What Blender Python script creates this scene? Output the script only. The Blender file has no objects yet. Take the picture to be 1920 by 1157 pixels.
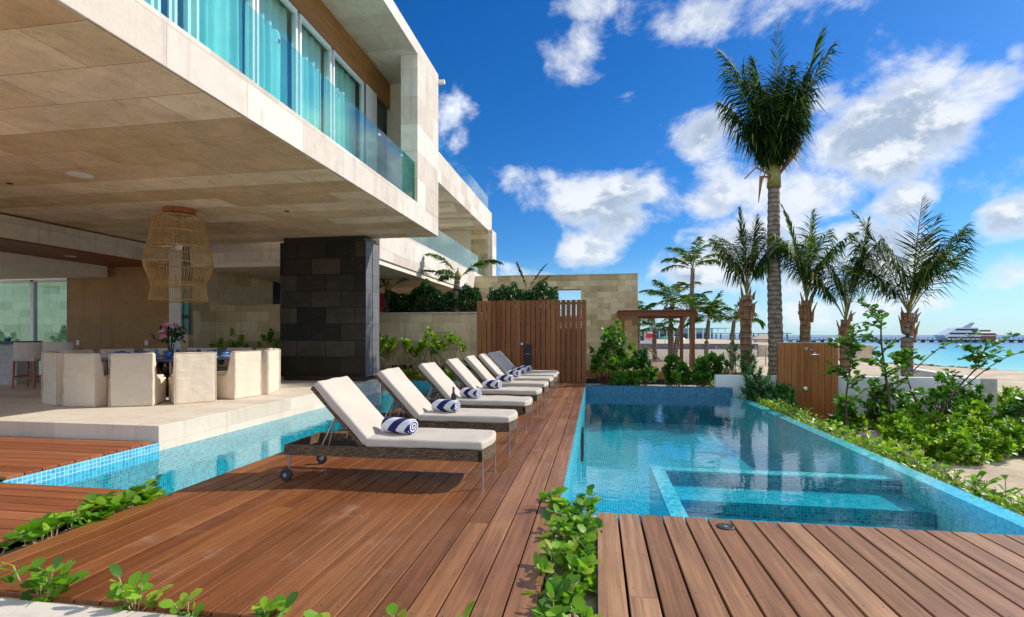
import bpy, math, random
import numpy as np
from mathutils import Vector, Matrix, noise as mnoise

random.seed(11)
rng = np.random.default_rng(11)
S = bpy.context.scene
COL = S.collection
R = math.radians

# ---------------------------------------------------------------- camera
YAW = math.atan(158 / 967)
cam = bpy.data.objects.new('camera', bpy.data.cameras.new('camera'))
COL.objects.link(cam)
cam.location = (0, 0, 1.4)
cam.rotation_euler = (R(90), 0, YAW)
cam.data.sensor_width = 36
cam.data.lens = 967 / 1920 * 36
cam.data.shift_y = 49.5 / 1920
cam.data.clip_end = 20000
S.camera = cam

# ---------------------------------------------------------------- sun, sky, exposure
SUN_AZ, SUN_EL = R(26), R(37)          # azimuth measured from +X towards +Y
sun = bpy.data.objects.new('sun', bpy.data.lights.new('sun', 'SUN'))
COL.objects.link(sun)
sun.data.energy = 3.4
sun.data.angle = R(0.5)
sun.data.color = (1.0, 0.93, 0.82)
sdir = Vector((math.cos(SUN_AZ) * math.cos(SUN_EL), math.sin(SUN_AZ) * math.cos(SUN_EL), math.sin(SUN_EL)))
sun.rotation_euler = (-sdir).to_track_quat('-Z', 'Y').to_euler()
S.view_settings.view_transform = 'Standard'
S.view_settings.look = 'None'
S.view_settings.exposure = 0.55
S.view_settings.gamma = 1
S.cycles.use_denoising = True
S.cycles.max_bounces = 14
S.cycles.diffuse_bounces = 8
S.cycles.transparent_max_bounces = 24
S.cycles.sample_clamp_indirect = 6


def N(nt, kind, props=None, **ins):
    n = nt.nodes.new('ShaderNode' + kind)
    for k, v in (props or {}).items():
        setattr(n, k, v)
    for k, v in ins.items():
        key = int(k[1:]) if k[0] == 'i' and k[1:].isdigit() else k.replace('_', ' ')
        s = n.inputs[key]
        if isinstance(v, bpy.types.NodeSocket):
            nt.links.new(v, s)
        else:
            if isinstance(v, (tuple, list)) and len(v) == 3 and s.type == 'RGBA':
                v = (*v, 1)
            s.default_value = v
    return n


def mth(nt, op, a, b=0.0, c=0.0, clamp=False):
    return N(nt, 'Math', {'operation': op, 'use_clamp': clamp}, i0=a, i1=b, i2=c).outputs[0]


def mix(nt, f, a, b, mode='MIX'):
    return N(nt, 'Mix', {'data_type': 'RGBA', 'blend_type': mode}, i0=f, i6=a, i7=b).outputs[2]


def mixf(nt, f, a, b):
    return N(nt, 'Mix', {'data_type': 'FLOAT'}, i0=f, i2=a, i3=b).outputs[0]


def ramp(nt, f, stops):
    n = N(nt, 'ValToRGB', None, i0=f)
    cr = n.color_ramp
    while len(cr.elements) < len(stops):
        cr.elements.new(0.5)
    for e, (p, c) in zip(cr.elements, stops):
        e.position = p
        e.color = (*c, 1) if len(c) == 3 else c
    return n.outputs[0]


def smap(nt, v, a, b, c=0.0, d=1.0):
    return N(nt, 'MapRange', {'interpolation_type': 'SMOOTHSTEP'}, i0=v, i1=a, i2=b, i3=c, i4=d).outputs[0]


def lmap(nt, v, a, b, c=0.0, d=1.0):
    return N(nt, 'MapRange', None, i0=v, i1=a, i2=b, i3=c, i4=d).outputs[0]


def build_world():
    w = bpy.data.worlds.new('World')
    S.world = w
    w.use_nodes = True
    nt = w.node_tree
    nt.nodes.clear()
    out = N(nt, 'OutputWorld')
    bg = N(nt, 'Background', None, Strength=0.15)
    nt.links.new(bg.outputs[0], out.inputs[0])
    sky = N(nt, 'TexSky', {'sky_type': 'NISHITA', 'sun_disc': False, 'sun_elevation': SUN_EL,
                           'sun_rotation': R(90) - SUN_AZ, 'altitude': 0, 'air_density': 1.0,
                           'dust_density': 0.4, 'ozone_density': 3.0})
    col = N(nt, 'HueSaturation', None, Saturation=1.38, Value=1.0, Hue=0.5, Color=sky.outputs[0]).outputs[0]
    col = mix(nt, 1.0, col, (0.29, 0.465, 0.62), 'MULTIPLY')
    tc = N(nt, 'TexCoord')
    d = N(nt, 'VectorMath', {'operation': 'NORMALIZE'}, i0=tc.outputs['Generated']).outputs[0]
    sp = N(nt, 'SeparateXYZ', None, i0=d)
    az = mth(nt, 'MULTIPLY', mth(nt, 'ARCTAN2', sp.outputs[0], sp.outputs[1]), 180 / math.pi)
    el = mth(nt, 'MULTIPLY', mth(nt, 'ARCSINE', sp.outputs[2]), 180 / math.pi)
    # cumulus banks: azimuth from +Y, elevation, half widths (degrees), weight
    blobs = [(-1.9, 28.4, 3.4, 2.9, 0.75), (-1.6, 32.3, 4.0, 1.4, 0.7), (2.7, 23.7, 3.1, 2.2, 0.6), (6.3, 22.4, 2.2, 1.2, 0.35),
             (15.2, 30.0, 10.3, 2.2, 0.85), (10.6, 20.4, 3.8, 2.2, 0.9), (25.8, 17.3, 6.9, 4.9, 1.1), (22.5, 20.6, 2.9, 2.4, 0.8),
             (31.4, 16.7, 2.0, 1.8, 0.9), (19.9, 13.6, 7.9, 2.9, 0.9), (12.7, 13.9, 3.0, 3.1, 0.8), (27.8, 11.6, 2.9, 2.7, 0.9),
             (0.1, 14.7, 6.8, 3.2, 1.0), (2.4, 12.4, 4.5, 2.5, 1.0), (-4.6, 17.1, 2.3, 1.3, 0.6), (-0.8, 9.2, 4.0, 2.3, 0.95),
             (11.7, 6.8, 6.9, 2.4, 0.9), (6.3, 7.8, 2.7, 2.0, 0.6), (33.7, 19.9, 3.0, 1.7, 0.9), (35.1, 21.1, 1.0, 1.3, 0.8),
             (34.0, 8.9, 2.3, 2.5, 1.0), (34.6, 5.0, 2.6, 2.5, 1.0), (29.6, 3.1, 5.3, 1.8, 0.5), (-15.5, 22.0, 2.6, 3.0, 0.65),
             (-6.3, 5.8, 4.7, 1.5, 0.6), (-10.5, 3.4, 3.6, 1.8, 0.5), (22.5, 1.4, 11.1, 1.1, 0.5), (6.9, 1.6, 10.3, 1.1, 0.4),
             (27, 7.5, 6, 3.6, 1.0), (15.5, 9.5, 6, 3.2, 0.95), (19, 5.5, 9, 2.4, 0.8), (33, 12.0, 2.5, 2.0, 0.8), (24, 2.6, 34, 1.5, 0.62), (1, 10.5, 4, 2.5, 0.9),
             # unseen banks added to brighten the shade, also mirrored in glass and water
             (180, 28, 60, 22, 1.3), (-125, 32, 34, 20, 1.2), (128, 44, 26, 16, 1.1), (-95, 52, 30, 14, 1.0), (160, 68, 60, 12, 1.0),
             (60, 24, 14, 7, 0.9), (85, 14, 18, 6, 0.9), (115, 30, 14, 9, 0.9), (150, 18, 20, 7, 0.8), (-60, 20, 20, 8, 0.6),
             (50, 45, 12, 7, 0.8), (20, 55, 16, 8, 0.7), (70, 8, 20, 4, 0.9), (100, 50, 14, 10, 0.7)]
    tot = None
    for a, e, ra, re, wt in blobs:
        dx = mth(nt, 'DIVIDE', mth(nt, 'SUBTRACT', az, a), ra * 1.3)
        dy = mth(nt, 'DIVIDE', mth(nt, 'SUBTRACT', el, e), re * 1.3)
        r2 = mth(nt, 'ADD', mth(nt, 'MULTIPLY', dx, dx), mth(nt, 'MULTIPLY', dy, dy))
        g = mth(nt, 'MULTIPLY', mth(nt, 'EXPONENT', mth(nt, 'MULTIPLY', r2, -1.1)), wt)
        tot = g if tot is None else mth(nt, 'MAXIMUM', tot, g)
    # fractal edges, evaluated again a step towards the sun for the shaded bases
    def fb(off):
        v = N(nt, 'VectorMath', {'operation': 'ADD'}, i0=d, i1=off).outputs[0]
        v = N(nt, 'VectorMath', {'operation': 'MULTIPLY'}, i0=v, i1=(1, 1, 1.35)).outputs[0]
        n1 = N(nt, 'TexNoise', None, Vector=v, Scale=8.0, Detail=10.0, Roughness=0.61, Distortion=0.2).outputs[0]
        return n1
    n0 = fb((0, 0, 0))
    n1 = fb((0.030, 0.010, 0.034))
    dens = mth(nt, 'ADD', tot, mth(nt, 'MULTIPLY', mth(nt, 'SUBTRACT', n0, 0.5), 2.2))
    mask = smap(nt, dens, 0.36, 0.84)
    lit = smap(nt, mth(nt, 'SUBTRACT', n0, n1), -0.05, 0.11)
    thick = smap(nt, dens, 0.5, 1.1)
    shade = mth(nt, 'MULTIPLY', thick, mth(nt, 'SUBTRACT', 1.0, lit))
    cc = mix(nt, shade, (4.15, 4.35, 4.6), (1.9, 2.4, 3.1))
    # clouds opposite the sun are front lit, boosted further as added fill light
    dt = N(nt, 'VectorMath', {'operation': 'DOT_PRODUCT'}, i0=d, i1=(math.cos(SUN_AZ), math.sin(SUN_AZ), 0)).outputs['Value']
    br = lmap(nt, dt, 0.3, -0.8, 1.0, 3.0)
    cc = N(nt, 'VectorMath', {'operation': 'SCALE'}, i0=cc, Scale=br).outputs[0]
    mask = mth(nt, 'MULTIPLY', mask, lmap(nt, thick, 0.0, 1.0, 0.72, 0.97))
    # pale air near the horizon
    hz = smap(nt, el, 9.0, -0.5)
    col = mix(nt, mth(nt, 'MULTIPLY', hz, 0.55), col, (2.9, 4.1, 5.2))
    col = mix(nt, mask, col, cc)
    nt.links.new(col, bg.inputs[0])


build_world()


# ---------------------------------------------------------------- object helpers
def tag(o, label=None, cat=None, group=None, kind=None):
    if label: o['label'] = label
    if cat: o['category'] = cat
    if group: o['group'] = group
    if kind: o['kind'] = kind
    return o


def thing(name, label, cat, loc=(0, 0, 0), rz=0.0, group=None):
    o = bpy.data.objects.new(name, None)
    COL.objects.link(o)
    o.location = loc
    o.rotation_euler = (0, 0, rz)
    o.empty_display_size = 0.2
    return tag(o, label, cat, group)


def link(name, me, m, parent=None, loc=None):
    o = bpy.data.objects.new(name, me)
    COL.objects.link(o)
    for q in (m if isinstance(m, (list, tuple)) else [m]):
        me.materials.append(q)
    if parent: o.parent = parent
    if loc: o.location = loc
    return o


class MB:
    def __init__(s):
        s.v = []
        s.f = []

    def add(s, vs, fs, M=None):
        o = len(s.v)
        s.v += [tuple(M @ Vector(p)) if M else tuple(p) for p in vs]
        s.f += [tuple(i + o for i in f) for f in fs]
        return s

    def box(s, x0, y0, z0, x1, y1, z1, M=None):
        return s.add([(x0, y0, z0), (x1, y0, z0), (x1, y1, z0), (x0, y1, z0), (x0, y0, z1), (x1, y0, z1), (x1, y1, z1), (x0, y1, z1)],
                     [(3, 2, 1, 0), (4, 5, 6, 7), (0, 1, 5, 4), (1, 2, 6, 5), (2, 3, 7, 6), (3, 0, 4, 7)], M)

    def tube(s, pts, r, n=8, cap=True, M=None):
        pts = [Vector(p) for p in pts]
        rs = r if isinstance(r, (list, tuple)) else [r] * len(pts)
        vs, fs = [], []
        up = Vector((0, 0, 1))
        for i, p in enumerate(pts):
            t = (pts[min(i + 1, len(pts) - 1)] - pts[max(i - 1, 0)]).normalized()
            a = t.cross(up)
            if a.length < 0.05: a = t.cross(Vector((1, 0, 0)))
            a.normalize()
            b = t.cross(a)
            for k in range(n):
                q = 2 * math.pi * k / n
                vs.append(p + (a * math.cos(q) + b * math.sin(q)) * rs[i])
        for i in range(len(pts) - 1):
            for k in range(n):
                k2 = (k + 1) % n
                fs.append((i * n + k, (i + 1) * n + k, (i + 1) * n + k2, i * n + k2))
        if cap:
            fs.append(tuple(range(n)))
            fs.append(tuple(reversed(range((len(pts) - 1) * n, len(pts) * n))))
        return s.add(vs, fs, M)

    def lathe(s, prof, c=(0, 0, 0), n=24, M=None):
        vs, fs = [], []
        for r, z in prof:
            for k in range(n):
                q = 2 * math.pi * k / n
                vs.append((c[0] + r * math.cos(q), c[1] + r * math.sin(q), c[2] + z))
        for i in range(len(prof) - 1):
            for k in range(n):
                k2 = (k + 1) % n
                fs.append((i * n + k, i * n + k2, (i + 1) * n + k2, (i + 1) * n + k))
        if prof[0][0] > 1e-4: fs.append(tuple(reversed(range(n))))
        if prof[-1][0] > 1e-4: fs.append(tuple(range((len(prof) - 1) * n, len(prof) * n)))
        return s.add(vs, fs, M)

    def prism(s, poly, axis, a, b, M=None):
        n = len(poly)
        def P(p, t):
            return {'x': (t, p[0], p[1]), 'y': (p[0], t, p[1]), 'z': (p[0], p[1], t)}[axis]
        vs = [P(p, a) for p in poly] + [P(p, b) for p in poly]
        fs = [tuple(range(n)), tuple(reversed(range(n, 2 * n)))]
        fs += [(i, i + n, (i + 1) % n + n, (i + 1) % n) for i in range(n)]
        return s.add(vs, fs, M)

    def build(s, name, m, parent=None, bevel=0, seg=2, smooth=False, loc=None, sub=0):
        me = bpy.data.meshes.new(name)
        me.from_pydata(s.v, [], s.f)
        me.update()
        import bmesh
        bm = bmesh.new()
        bm.from_mesh(me)
        bmesh.ops.recalc_face_normals(bm, faces=bm.faces)
        bm.to_mesh(me)
        bm.free()
        if smooth:
            me.polygons.foreach_set('use_smooth', [True] * len(me.polygons))
        o = link(name, me, m, parent, loc)
        if bevel:
            md = o.modifiers.new('bevel', 'BEVEL')
            md.width = bevel
            md.segments = seg
            md.limit_method = 'ANGLE'
            md.angle_limit = R(40)
        if sub:
            md = o.modifiers.new('sub', 'SUBSURF')
            md.levels = md.render_levels = sub
        return o


def crumple(o, size, strength, levels=3):
    tx = bpy.data.textures.get('crumple_%g' % size) or bpy.data.textures.new('crumple_%g' % size, 'CLOUDS')
    tx.noise_scale = size
    tx.noise_depth = 2
    s_ = o.modifiers.new('cuts', 'SUBSURF')
    s_.subdivision_type = 'SIMPLE'
    s_.levels = s_.render_levels = levels
    d_ = o.modifiers.new('crumple', 'DISPLACE')
    d_.texture = tx
    d_.texture_coords = 'GLOBAL'
    d_.strength = strength
    d_.mid_level = 0.5
    o.data.polygons.foreach_set('use_smooth', [True] * len(o.data.polygons))
    return o


def np_mesh(name, V, F, m, parent=None, smooth=False, mi=None, loc=None):
    V = np.asarray(V, dtype=np.float32)
    F = np.asarray(F, dtype=np.int32)
    me = bpy.data.meshes.new(name)
    me.vertices.add(len(V))
    me.vertices.foreach_set('co', V.ravel())
    me.loops.add(F.size)
    me.loops.foreach_set('vertex_index', F.ravel())
    me.polygons.add(len(F))
    me.polygons.foreach_set('loop_start', np.arange(0, F.size, 4, dtype=np.int32))
    me.polygons.foreach_set('loop_total', np.full(len(F), 4, dtype=np.int32))
    me.update(calc_edges=True)
    me.validate()
    if smooth: me.polygons.foreach_set('use_smooth', [True] * len(me.polygons))
    if mi is not None: me.polygons.foreach_set('material_index', np.asarray(mi, dtype=np.int32))
    return link(name, me, m, parent, loc)


def dup(o, parent=None, **kw):
    c = o.copy()
    COL.objects.link(c)
    if parent: c.parent = parent
    for ch in list(o.children): dup(ch, c)
    for k, v in kw.items():
        if k in ('label', 'group'): c[k] = v
        else: setattr(c, k, v)
    return c


# ---------------------------------------------------------------- materials
def newmat(name):
    m = bpy.data.materials.new(name)
    m.use_nodes = True
    nt = m.node_tree
    return m, nt, nt.nodes['Principled BSDF'], nt.nodes['Material Output']


def setc(nt, b, col, rough=None, bump=None, bs=0.3, bd=0.01):
    if isinstance(col, bpy.types.NodeSocket): nt.links.new(col, b.inputs['Base Color'])
    else: b.inputs['Base Color'].default_value = (*col, 1)
    if rough is not None:
        if isinstance(rough, bpy.types.NodeSocket): nt.links.new(rough, b.inputs['Roughness'])
        else: b.inputs['Roughness'].default_value = rough
    if bump is not None:
        bp = N(nt, 'Bump', None, Height=bump, Strength=bs, Distance=bd)
        nt.links.new(bp.outputs[0], b.inputs['Normal'])


def ocoord(nt):
    return N(nt, 'TexCoord').outputs['Object']


def vscale(nt, v, s):
    return N(nt, 'VectorMath', {'operation': 'MULTIPLY'}, i0=v, i1=s).outputs[0]


def planar(nt):
    """two coordinates lying in the face, picked by its normal"""
    tc = N(nt, 'TexCoord')
    p = N(nt, 'SeparateXYZ', None, i0=tc.outputs['Object'])
    n = N(nt, 'SeparateXYZ', None, i0=tc.outputs['Normal'])
    fx = mth(nt, 'GREATER_THAN', mth(nt, 'ABSOLUTE', n.outputs[0]), 0.7)
    fz = mth(nt, 'GREATER_THAN', mth(nt, 'ABSOLUTE', n.outputs[2]), 0.7)
    u = mixf(nt, fx, p.outputs[0], p.outputs[1])
    v = mixf(nt, fz, p.outputs[2], p.outputs[1])
    u = mixf(nt, fz, u, p.outputs[0])
    return N(nt, 'CombineXYZ', None, i0=u, i1=v).outputs[0]


def plain(name, col, rough=0.5, metal=0.0, var=0.15, scale=8.0, bump=0.0, bscale=60.0, spec=0.5):
    m, nt, b, o = newmat(name)
    v = ocoord(nt)
    n = N(nt, 'TexNoise', None, Vector=v, Scale=scale, Detail=5.0, Roughness=0.6).outputs[0]
    lo = tuple(c * (1 - var) for c in col)
    hi = tuple(min(1, c * (1 + var)) for c in col)
    c = mix(nt, smap(nt, n, 0.25, 0.75), lo, hi)
    bn = N(nt, 'TexNoise', None, Vector=v, Scale=bscale, Detail=3.0).outputs[0] if bump else None
    setc(nt, b, c, rough, bn, bump, 0.01)
    b.inputs['Metallic'].default_value = metal
    b.inputs['Specular IOR Level'].default_value = spec
    return m


def stone(name, w, h, c1, c2, mort, rough=0.7, mot=0.25, mscale=3.0, msize=0.004, vein=None, offset=0.5, contrast=1.0, ms2=30.0):
    m, nt, b, o = newmat(name)
    p = planar(nt)
    br = N(nt, 'TexBrick', {'offset': offset, 'squash': 1.0, 'offset_frequency': 2}, Vector=p, Color1=(0, 0, 0), Color2=(1, 1, 1),
           Mortar=(0.5, 0.5, 0.5), Scale=1.0, Mortar_Size=msize, Mortar_Smooth=0.1, Bias=0.0, Brick_Width=w, Row_Height=h)
    t = N(nt, 'SeparateColor', None, i0=br.outputs[0]).outputs[0]
    oc = ocoord(nt)
    n1 = N(nt, 'TexNoise', None, Vector=oc, Scale=mscale, Detail=7.0, Roughness=0.65, Distortion=0.4).outputs[0]
    n2 = N(nt, 'TexNoise', None, Vector=oc, Scale=ms2, Detail=4.0, Roughness=0.6).outputs[0]
    f = mth(nt, 'ADD', mth(nt, 'MULTIPLY', mth(nt, 'SUBTRACT', t, 0.5), contrast), 0.5, clamp=True)
    c = mix(nt, f, c1, c2)
    k = mth(nt, 'ADD', mth(nt, 'MULTIPLY', mth(nt, 'SUBTRACT', n1, 0.5), mot * 2.2), mth(nt, 'MULTIPLY', mth(nt, 'SUBTRACT', n2, 0.5), mot))
    c = mix(nt, 1.0, c, N(nt, 'CombineXYZ', None, i0=mth(nt, 'ADD', k, 1.0), i1=mth(nt, 'ADD', k, 1.0), i2=mth(nt, 'ADD', mth(nt, 'MULTIPLY', k, 1.2), 1.0)).outputs[0], 'MULTIPLY')
    st = N(nt, 'TexNoise', None, Vector=vscale(nt, oc, (5.0, 5.0, 0.5)), Scale=1.0, Detail=5.0, Roughness=0.6).outputs[0]
    sk = smap(nt, st, 0.50, 0.74, 1.0, 0.80)
    c = mix(nt, 1.0, c, N(nt, 'CombineXYZ', None, i0=sk, i1=sk, i2=sk).outputs[0], 'MULTIPLY')
    if vein:
        vn = N(nt, 'TexNoise', None, Vector=oc, Scale=2.2, Detail=8.0, Roughness=0.7, Distortion=1.4).outputs[0]
        c = mix(nt, smap(nt, vn, 0.58, 0.72, 0, 0.55), c, vein)
    c = mix(nt, br.outputs[1], c, mort)
    hgt = mth(nt, 'SUBTRACT', mth(nt, 'MULTIPLY', n2, 0.5), br.outputs[1])
    setc(nt, b, c, rough, hgt, 0.35, 0.006)
    b.inputs['Specular IOR Level'].default_value = 0.3
    return m


def wood(name, cols, axis='y', grain=28.0, rough=0.55, blotch=0.35, dark=(0.12, 0.045, 0.02), gl=1.0, fade=None, screws=None):
    m, nt, b, o = newmat(name)
    oc = ocoord(nt)
    isl = N(nt, 'NewGeometry').outputs['Random Per Island']
    sc = {'x': (gl, grain, grain), 'y': (grain, gl, grain), 'z': (grain, grain, gl)}[axis]
    off = N(nt, 'CombineXYZ', None, i0=mth(nt, 'MULTIPLY', isl, 37.0), i1=mth(nt, 'MULTIPLY', isl, 91.0), i2=mth(nt, 'MULTIPLY', isl, 17.0)).outputs[0]
    v = N(nt, 'VectorMath', {'operation': 'ADD'}, i0=vscale(nt, oc, sc), i1=off).outputs[0]
    g = N(nt, 'TexNoise', None, Vector=v, Scale=1.0, Detail=6.0, Roughness=0.62, Distortion=0.5).outputs[0]
    g2 = N(nt, 'TexNoise', None, Vector=vscale(nt, v, (3.1, 3.1, 3.1)), Scale=1.0, Detail=3.0).outputs[0]
    bl = N(nt, 'TexNoise', None, Vector=vscale(nt, v, tuple(0.12 if c > gl else 0.9 for c in sc)), Scale=1.0, Detail=4.0, Roughness=0.55).outputs[0]
    k = mth(nt, 'ADD', mth(nt, 'MULTIPLY', isl, 0.62), mth(nt, 'MULTIPLY', g, 0.38))
    c = ramp(nt, k, cols)
    if fade:   # boards bleached by sun and pool water on one side, oiled on the other
        px = N(nt, 'SeparateXYZ', None, i0=oc).outputs[0]
        wv = N(nt, 'TexNoise', None, Vector=vscale(nt, oc, (1.2, 0.5, 1)), Scale=1.0, Detail=4.0).outputs[0]
        ft = smap(nt, mth(nt, 'ADD', px, mth(nt, 'MULTIPLY', mth(nt, 'SUBTRACT', wv, 0.5), 2.4)), fade[0], fade[1])
        c = mix(nt, mth(nt, 'MULTIPLY', ft, 0.62), c, mix(nt, k, fade[2], fade[3]))
    c = mix(nt, mth(nt, 'MULTIPLY', smap(nt, bl, 0.52, 0.75), blotch), c, dark)
    gr = lmap(nt, mth(nt, 'ADD', mth(nt, 'MULTIPLY', g, 0.6), mth(nt, 'MULTIPLY', g2, 0.4)), 0.30, 0.70, 0.52, 1.35)
    c = mix(nt, 1.0, c, N(nt, 'CombineXYZ', None, i0=gr, i1=gr, i2=gr).outputs[0], 'MULTIPLY')
    if screws:   # two fixings across each board at every joist
        q = N(nt, 'SeparateXYZ', None, i0=oc)
        fx = mth(nt, 'FRACT', mth(nt, 'DIVIDE', mth(nt, 'SUBTRACT', q.outputs[0], screws[0]), screws[1]))
        dx = mth(nt, 'MULTIPLY', mth(nt, 'SUBTRACT', mth(nt, 'ABSOLUTE', mth(nt, 'SUBTRACT', fx, 0.5)), 0.29), screws[1])
        dy = mth(nt, 'MULTIPLY', mth(nt, 'SUBTRACT', mth(nt, 'FRACT', mth(nt, 'DIVIDE', q.outputs[1], 0.45)), 0.5), 0.45)
        dd = mth(nt, 'SQRT', mth(nt, 'ADD', mth(nt, 'MULTIPLY', dx, dx), mth(nt, 'MULTIPLY', dy, dy)))
        c = mix(nt, smap(nt, dd, 0.0065, 0.004, 0, 0.8), c, (0.02, 0.012, 0.008))
        # dust and dried splashes
        sp_ = N(nt, 'TexNoise', None, Vector=vscale(nt, oc, (2.2, 2.2, 1)), Scale=1.0, Detail=8.0, Roughness=0.7).outputs[0]
        c = mix(nt, smap(nt, sp_, 0.56, 0.72, 0, 0.28), c, (0.40, 0.31, 0.22))
        rough = lmap(nt, sp_, 0.35, 0.65, rough - 0.08, rough + 0.2)
    setc(nt, b, c, rough, g, 0.12, 0.004)
    b.inputs['Specular IOR Level'].default_value = 0.35
    return m


def foliage(name, stops, trans=0.4, rough=0.45, spec=0.35):
    m, nt, b, o = newmat(name)
    isl = N(nt, 'NewGeometry').outputs['Random Per Island']
    c = ramp(nt, isl, stops)
    setc(nt, b, c, rough)
    b.inputs['Specular IOR Level'].default_value = spec
    tr = N(nt, 'BsdfTranslucent', None, Color=mix(nt, 1.0, c, (1.5, 1.7, 0.5), 'MULTIPLY'))
    mx = N(nt, 'MixShader', None, i0=trans, i1=b.outputs[0], i2=tr.outputs[0])
    nt.links.new(mx.outputs[0], o.inputs[0])
    return m


def glass(name, tint, refl=1.0, ior=1.45, rough=0.0, bump=None):
    m, nt, b, o = newmat(name)
    nt.nodes.remove(b)
    tr = N(nt, 'BsdfTransparent', None, Color=tint)
    gl = N(nt, 'BsdfGlossy', None, Color=(refl, refl, refl), Roughness=rough)
    bf = N(nt, 'NewGeometry').outputs['Backfacing']
    fr = N(nt, 'Fresnel', None, IOR=mixf(nt, bf, ior, 1.0 / ior))
    if bump:
        v = ocoord(nt)
        h = bump(nt, v)
        bp = N(nt, 'Bump', None, Height=h[0], Strength=h[1], Distance=h[2])
        nt.links.new(bp.outputs[0], gl.inputs['Normal'])
        nt.links.new(bp.outputs[0], fr.inputs['Normal'])
    mx = N(nt, 'MixShader', None, i0=fr.outputs[0], i1=tr.outputs[0], i2=gl.outputs[0])
    nt.links.new(mx.outputs[0], o.inputs[0])
    return m


def mosaic(name, size, lo, hi, mort):
    m, nt, b, o = newmat(name)
    p = planar(nt)
    def br(s, off):
        v = N(nt, 'VectorMath', {'operation': 'ADD'}, i0=p, i1=(off, off * 2, 0)).outputs[0]
        return N(nt, 'TexBrick', {'offset': 0.0, 'offset_frequency': 2}, Vector=v, Color1=(0, 0, 0), Color2=(1, 1, 1), Mortar=(0.5, 0.5, 0.5),
                 Scale=1.0, Mortar_Size=s * 0.07, Mortar_Smooth=0.2, Bias=0.0, Brick_Width=s, Row_Height=s)
    b1 = br(size, 0.0)
    t = N(nt, 'SeparateColor', None, i0=b1.outputs[0]).outputs[0]
    n = N(nt, 'TexNoise', None, Vector=ocoord(nt), Scale=1.3, Detail=3.0).outputs[0]
    k = mth(nt, 'ADD', mth(nt, 'MULTIPLY', t, 0.75), mth(nt, 'MULTIPLY', n, 0.25))
    mid = tuple((a + c) / 2 for a, c in zip(lo, hi))
    c = ramp(nt, k, [(0.1, lo), (0.5, mid), (0.9, hi)])
    c = mix(nt, b1.outputs[1], c, mort)
    setc(nt, b, c, 0.25)
    return m


M = {}
M['lime'] = stone('limestone_cladding', 1.15, 0.62, (0.54, 0.46, 0.38), (0.74, 0.69, 0.62), (0.36, 0.30, 0.23), mot=0.2, vein=(0.48, 0.38, 0.29), msize=0.0035)
M['soffit'] = stone('limestone_bounce_tint', 2.2, 0.62, (0.58, 0.41, 0.22), (0.90, 0.74, 0.52), (0.30, 0.20, 0.10), mot=0.42, vein=(0.50, 0.33, 0.17), msize=0.004, mscale=1.6)  # cladding limestone tinted warmer and lighter, standing in for light bounced from below
M['terr'] = stone('terrace_stone', 1.6, 0.5, (0.60, 0.52, 0.42), (0.74, 0.66, 0.55), (0.5, 0.43, 0.34), mot=0.12, msize=0.002)
M['wallstone'] = stone('garden_wall_stone', 0.75, 0.30, (0.50, 0.38, 0.22), (0.78, 0.65, 0.44), (0.42, 0.33, 0.2), mot=0.22, msize=0.004, vein=(0.42, 0.28, 0.15))
M['wallstone2'] = stone('rough_wall_stone', 0.62, 0.26, (0.40, 0.32, 0.16), (0.74, 0.62, 0.38), (0.38, 0.31, 0.18), mot=0.25, msize=0.004, vein=(0.22, 0.17, 0.10))
M['basalt'] = stone('dark_basalt', 0.80, 0.42, (0.005, 0.004, 0.004), (0.062, 0.050, 0.034), (0.002, 0.002, 0.002), rough=0.6, mot=0.8, msize=0.010, vein=(0.075, 0.06, 0.032), mscale=2.2)
M['basalt_side'] = stone('grey_basalt_edge', 2.0, 0.42, (0.14, 0.14, 0.15), (0.19, 0.19, 0.2), (0.05, 0.05, 0.05), rough=0.5, mot=0.25)
M['black'] = plain('black_metal', (0.012, 0.012, 0.013), 0.45)
M['brownwall'] = stone('brown_leather_stone', 0.9, 2.0, (0.36, 0.20, 0.075), (0.43, 0.245, 0.10), (0.30, 0.17, 0.065), mot=0.3, msize=0.001, rough=0.6)
M['cream'] = plain('cream_render', (0.76, 0.68, 0.55), 0.8, var=0.06, bump=0.1)
M['white'] = plain('white_render', (0.74, 0.73, 0.70), 0.8, var=0.05, scale=2.0, bump=0.1)
M['whitegloss'] = plain('white_powder_coat', (0.78, 0.79, 0.80), 0.4, var=0.03)
M['timber'] = wood('timber_beam_wood', [(0.0, (0.30, 0.13, 0.035)), (1.0, (0.44, 0.21, 0.065))], 'y', 16, 0.5, 0.2)
M['redwood'] = wood('red_ceiling_wood', [(0.0, (0.20, 0.055, 0.018)), (1.0, (0.30, 0.09, 0.03))], 'y', 30, 0.5, 0.25)
M['deck'] = wood('deck_boards', [(0.0, (0.115, 0.032, 0.010)), (0.5, (0.215, 0.070, 0.021)), (1.0, (0.34, 0.130, 0.042))], 'y', 22, 0.36, 0.7, (0.15, 0.045, 0.018), gl=0.7, fade=(-2.6, 0.3, (0.19, 0.085, 0.037), (0.40, 0.225, 0.115)), screws=(-3.72, 3.42 / 21))
M['deck2'] = wood('front_deck_boards', [(0.0, (0.19, 0.083, 0.036)), (0.5, (0.29, 0.142, 0.066)), (1.0, (0.43, 0.24, 0.125))], 'y', 22, 0.45, 0.55, (0.22, 0.09, 0.042), gl=0.7, screws=(0.0, 6.3 / 38))
M['deckred'] = wood('oiled_deck_boards', [(0.0, (0.25, 0.070, 0.025)), (0.5, (0.32, 0.105, 0.040)), (1.0, (0.40, 0.155, 0.065))], 'x', 24, 0.45, 0.35, (0.19, 0.05, 0.02), gl=0.7)
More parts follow.
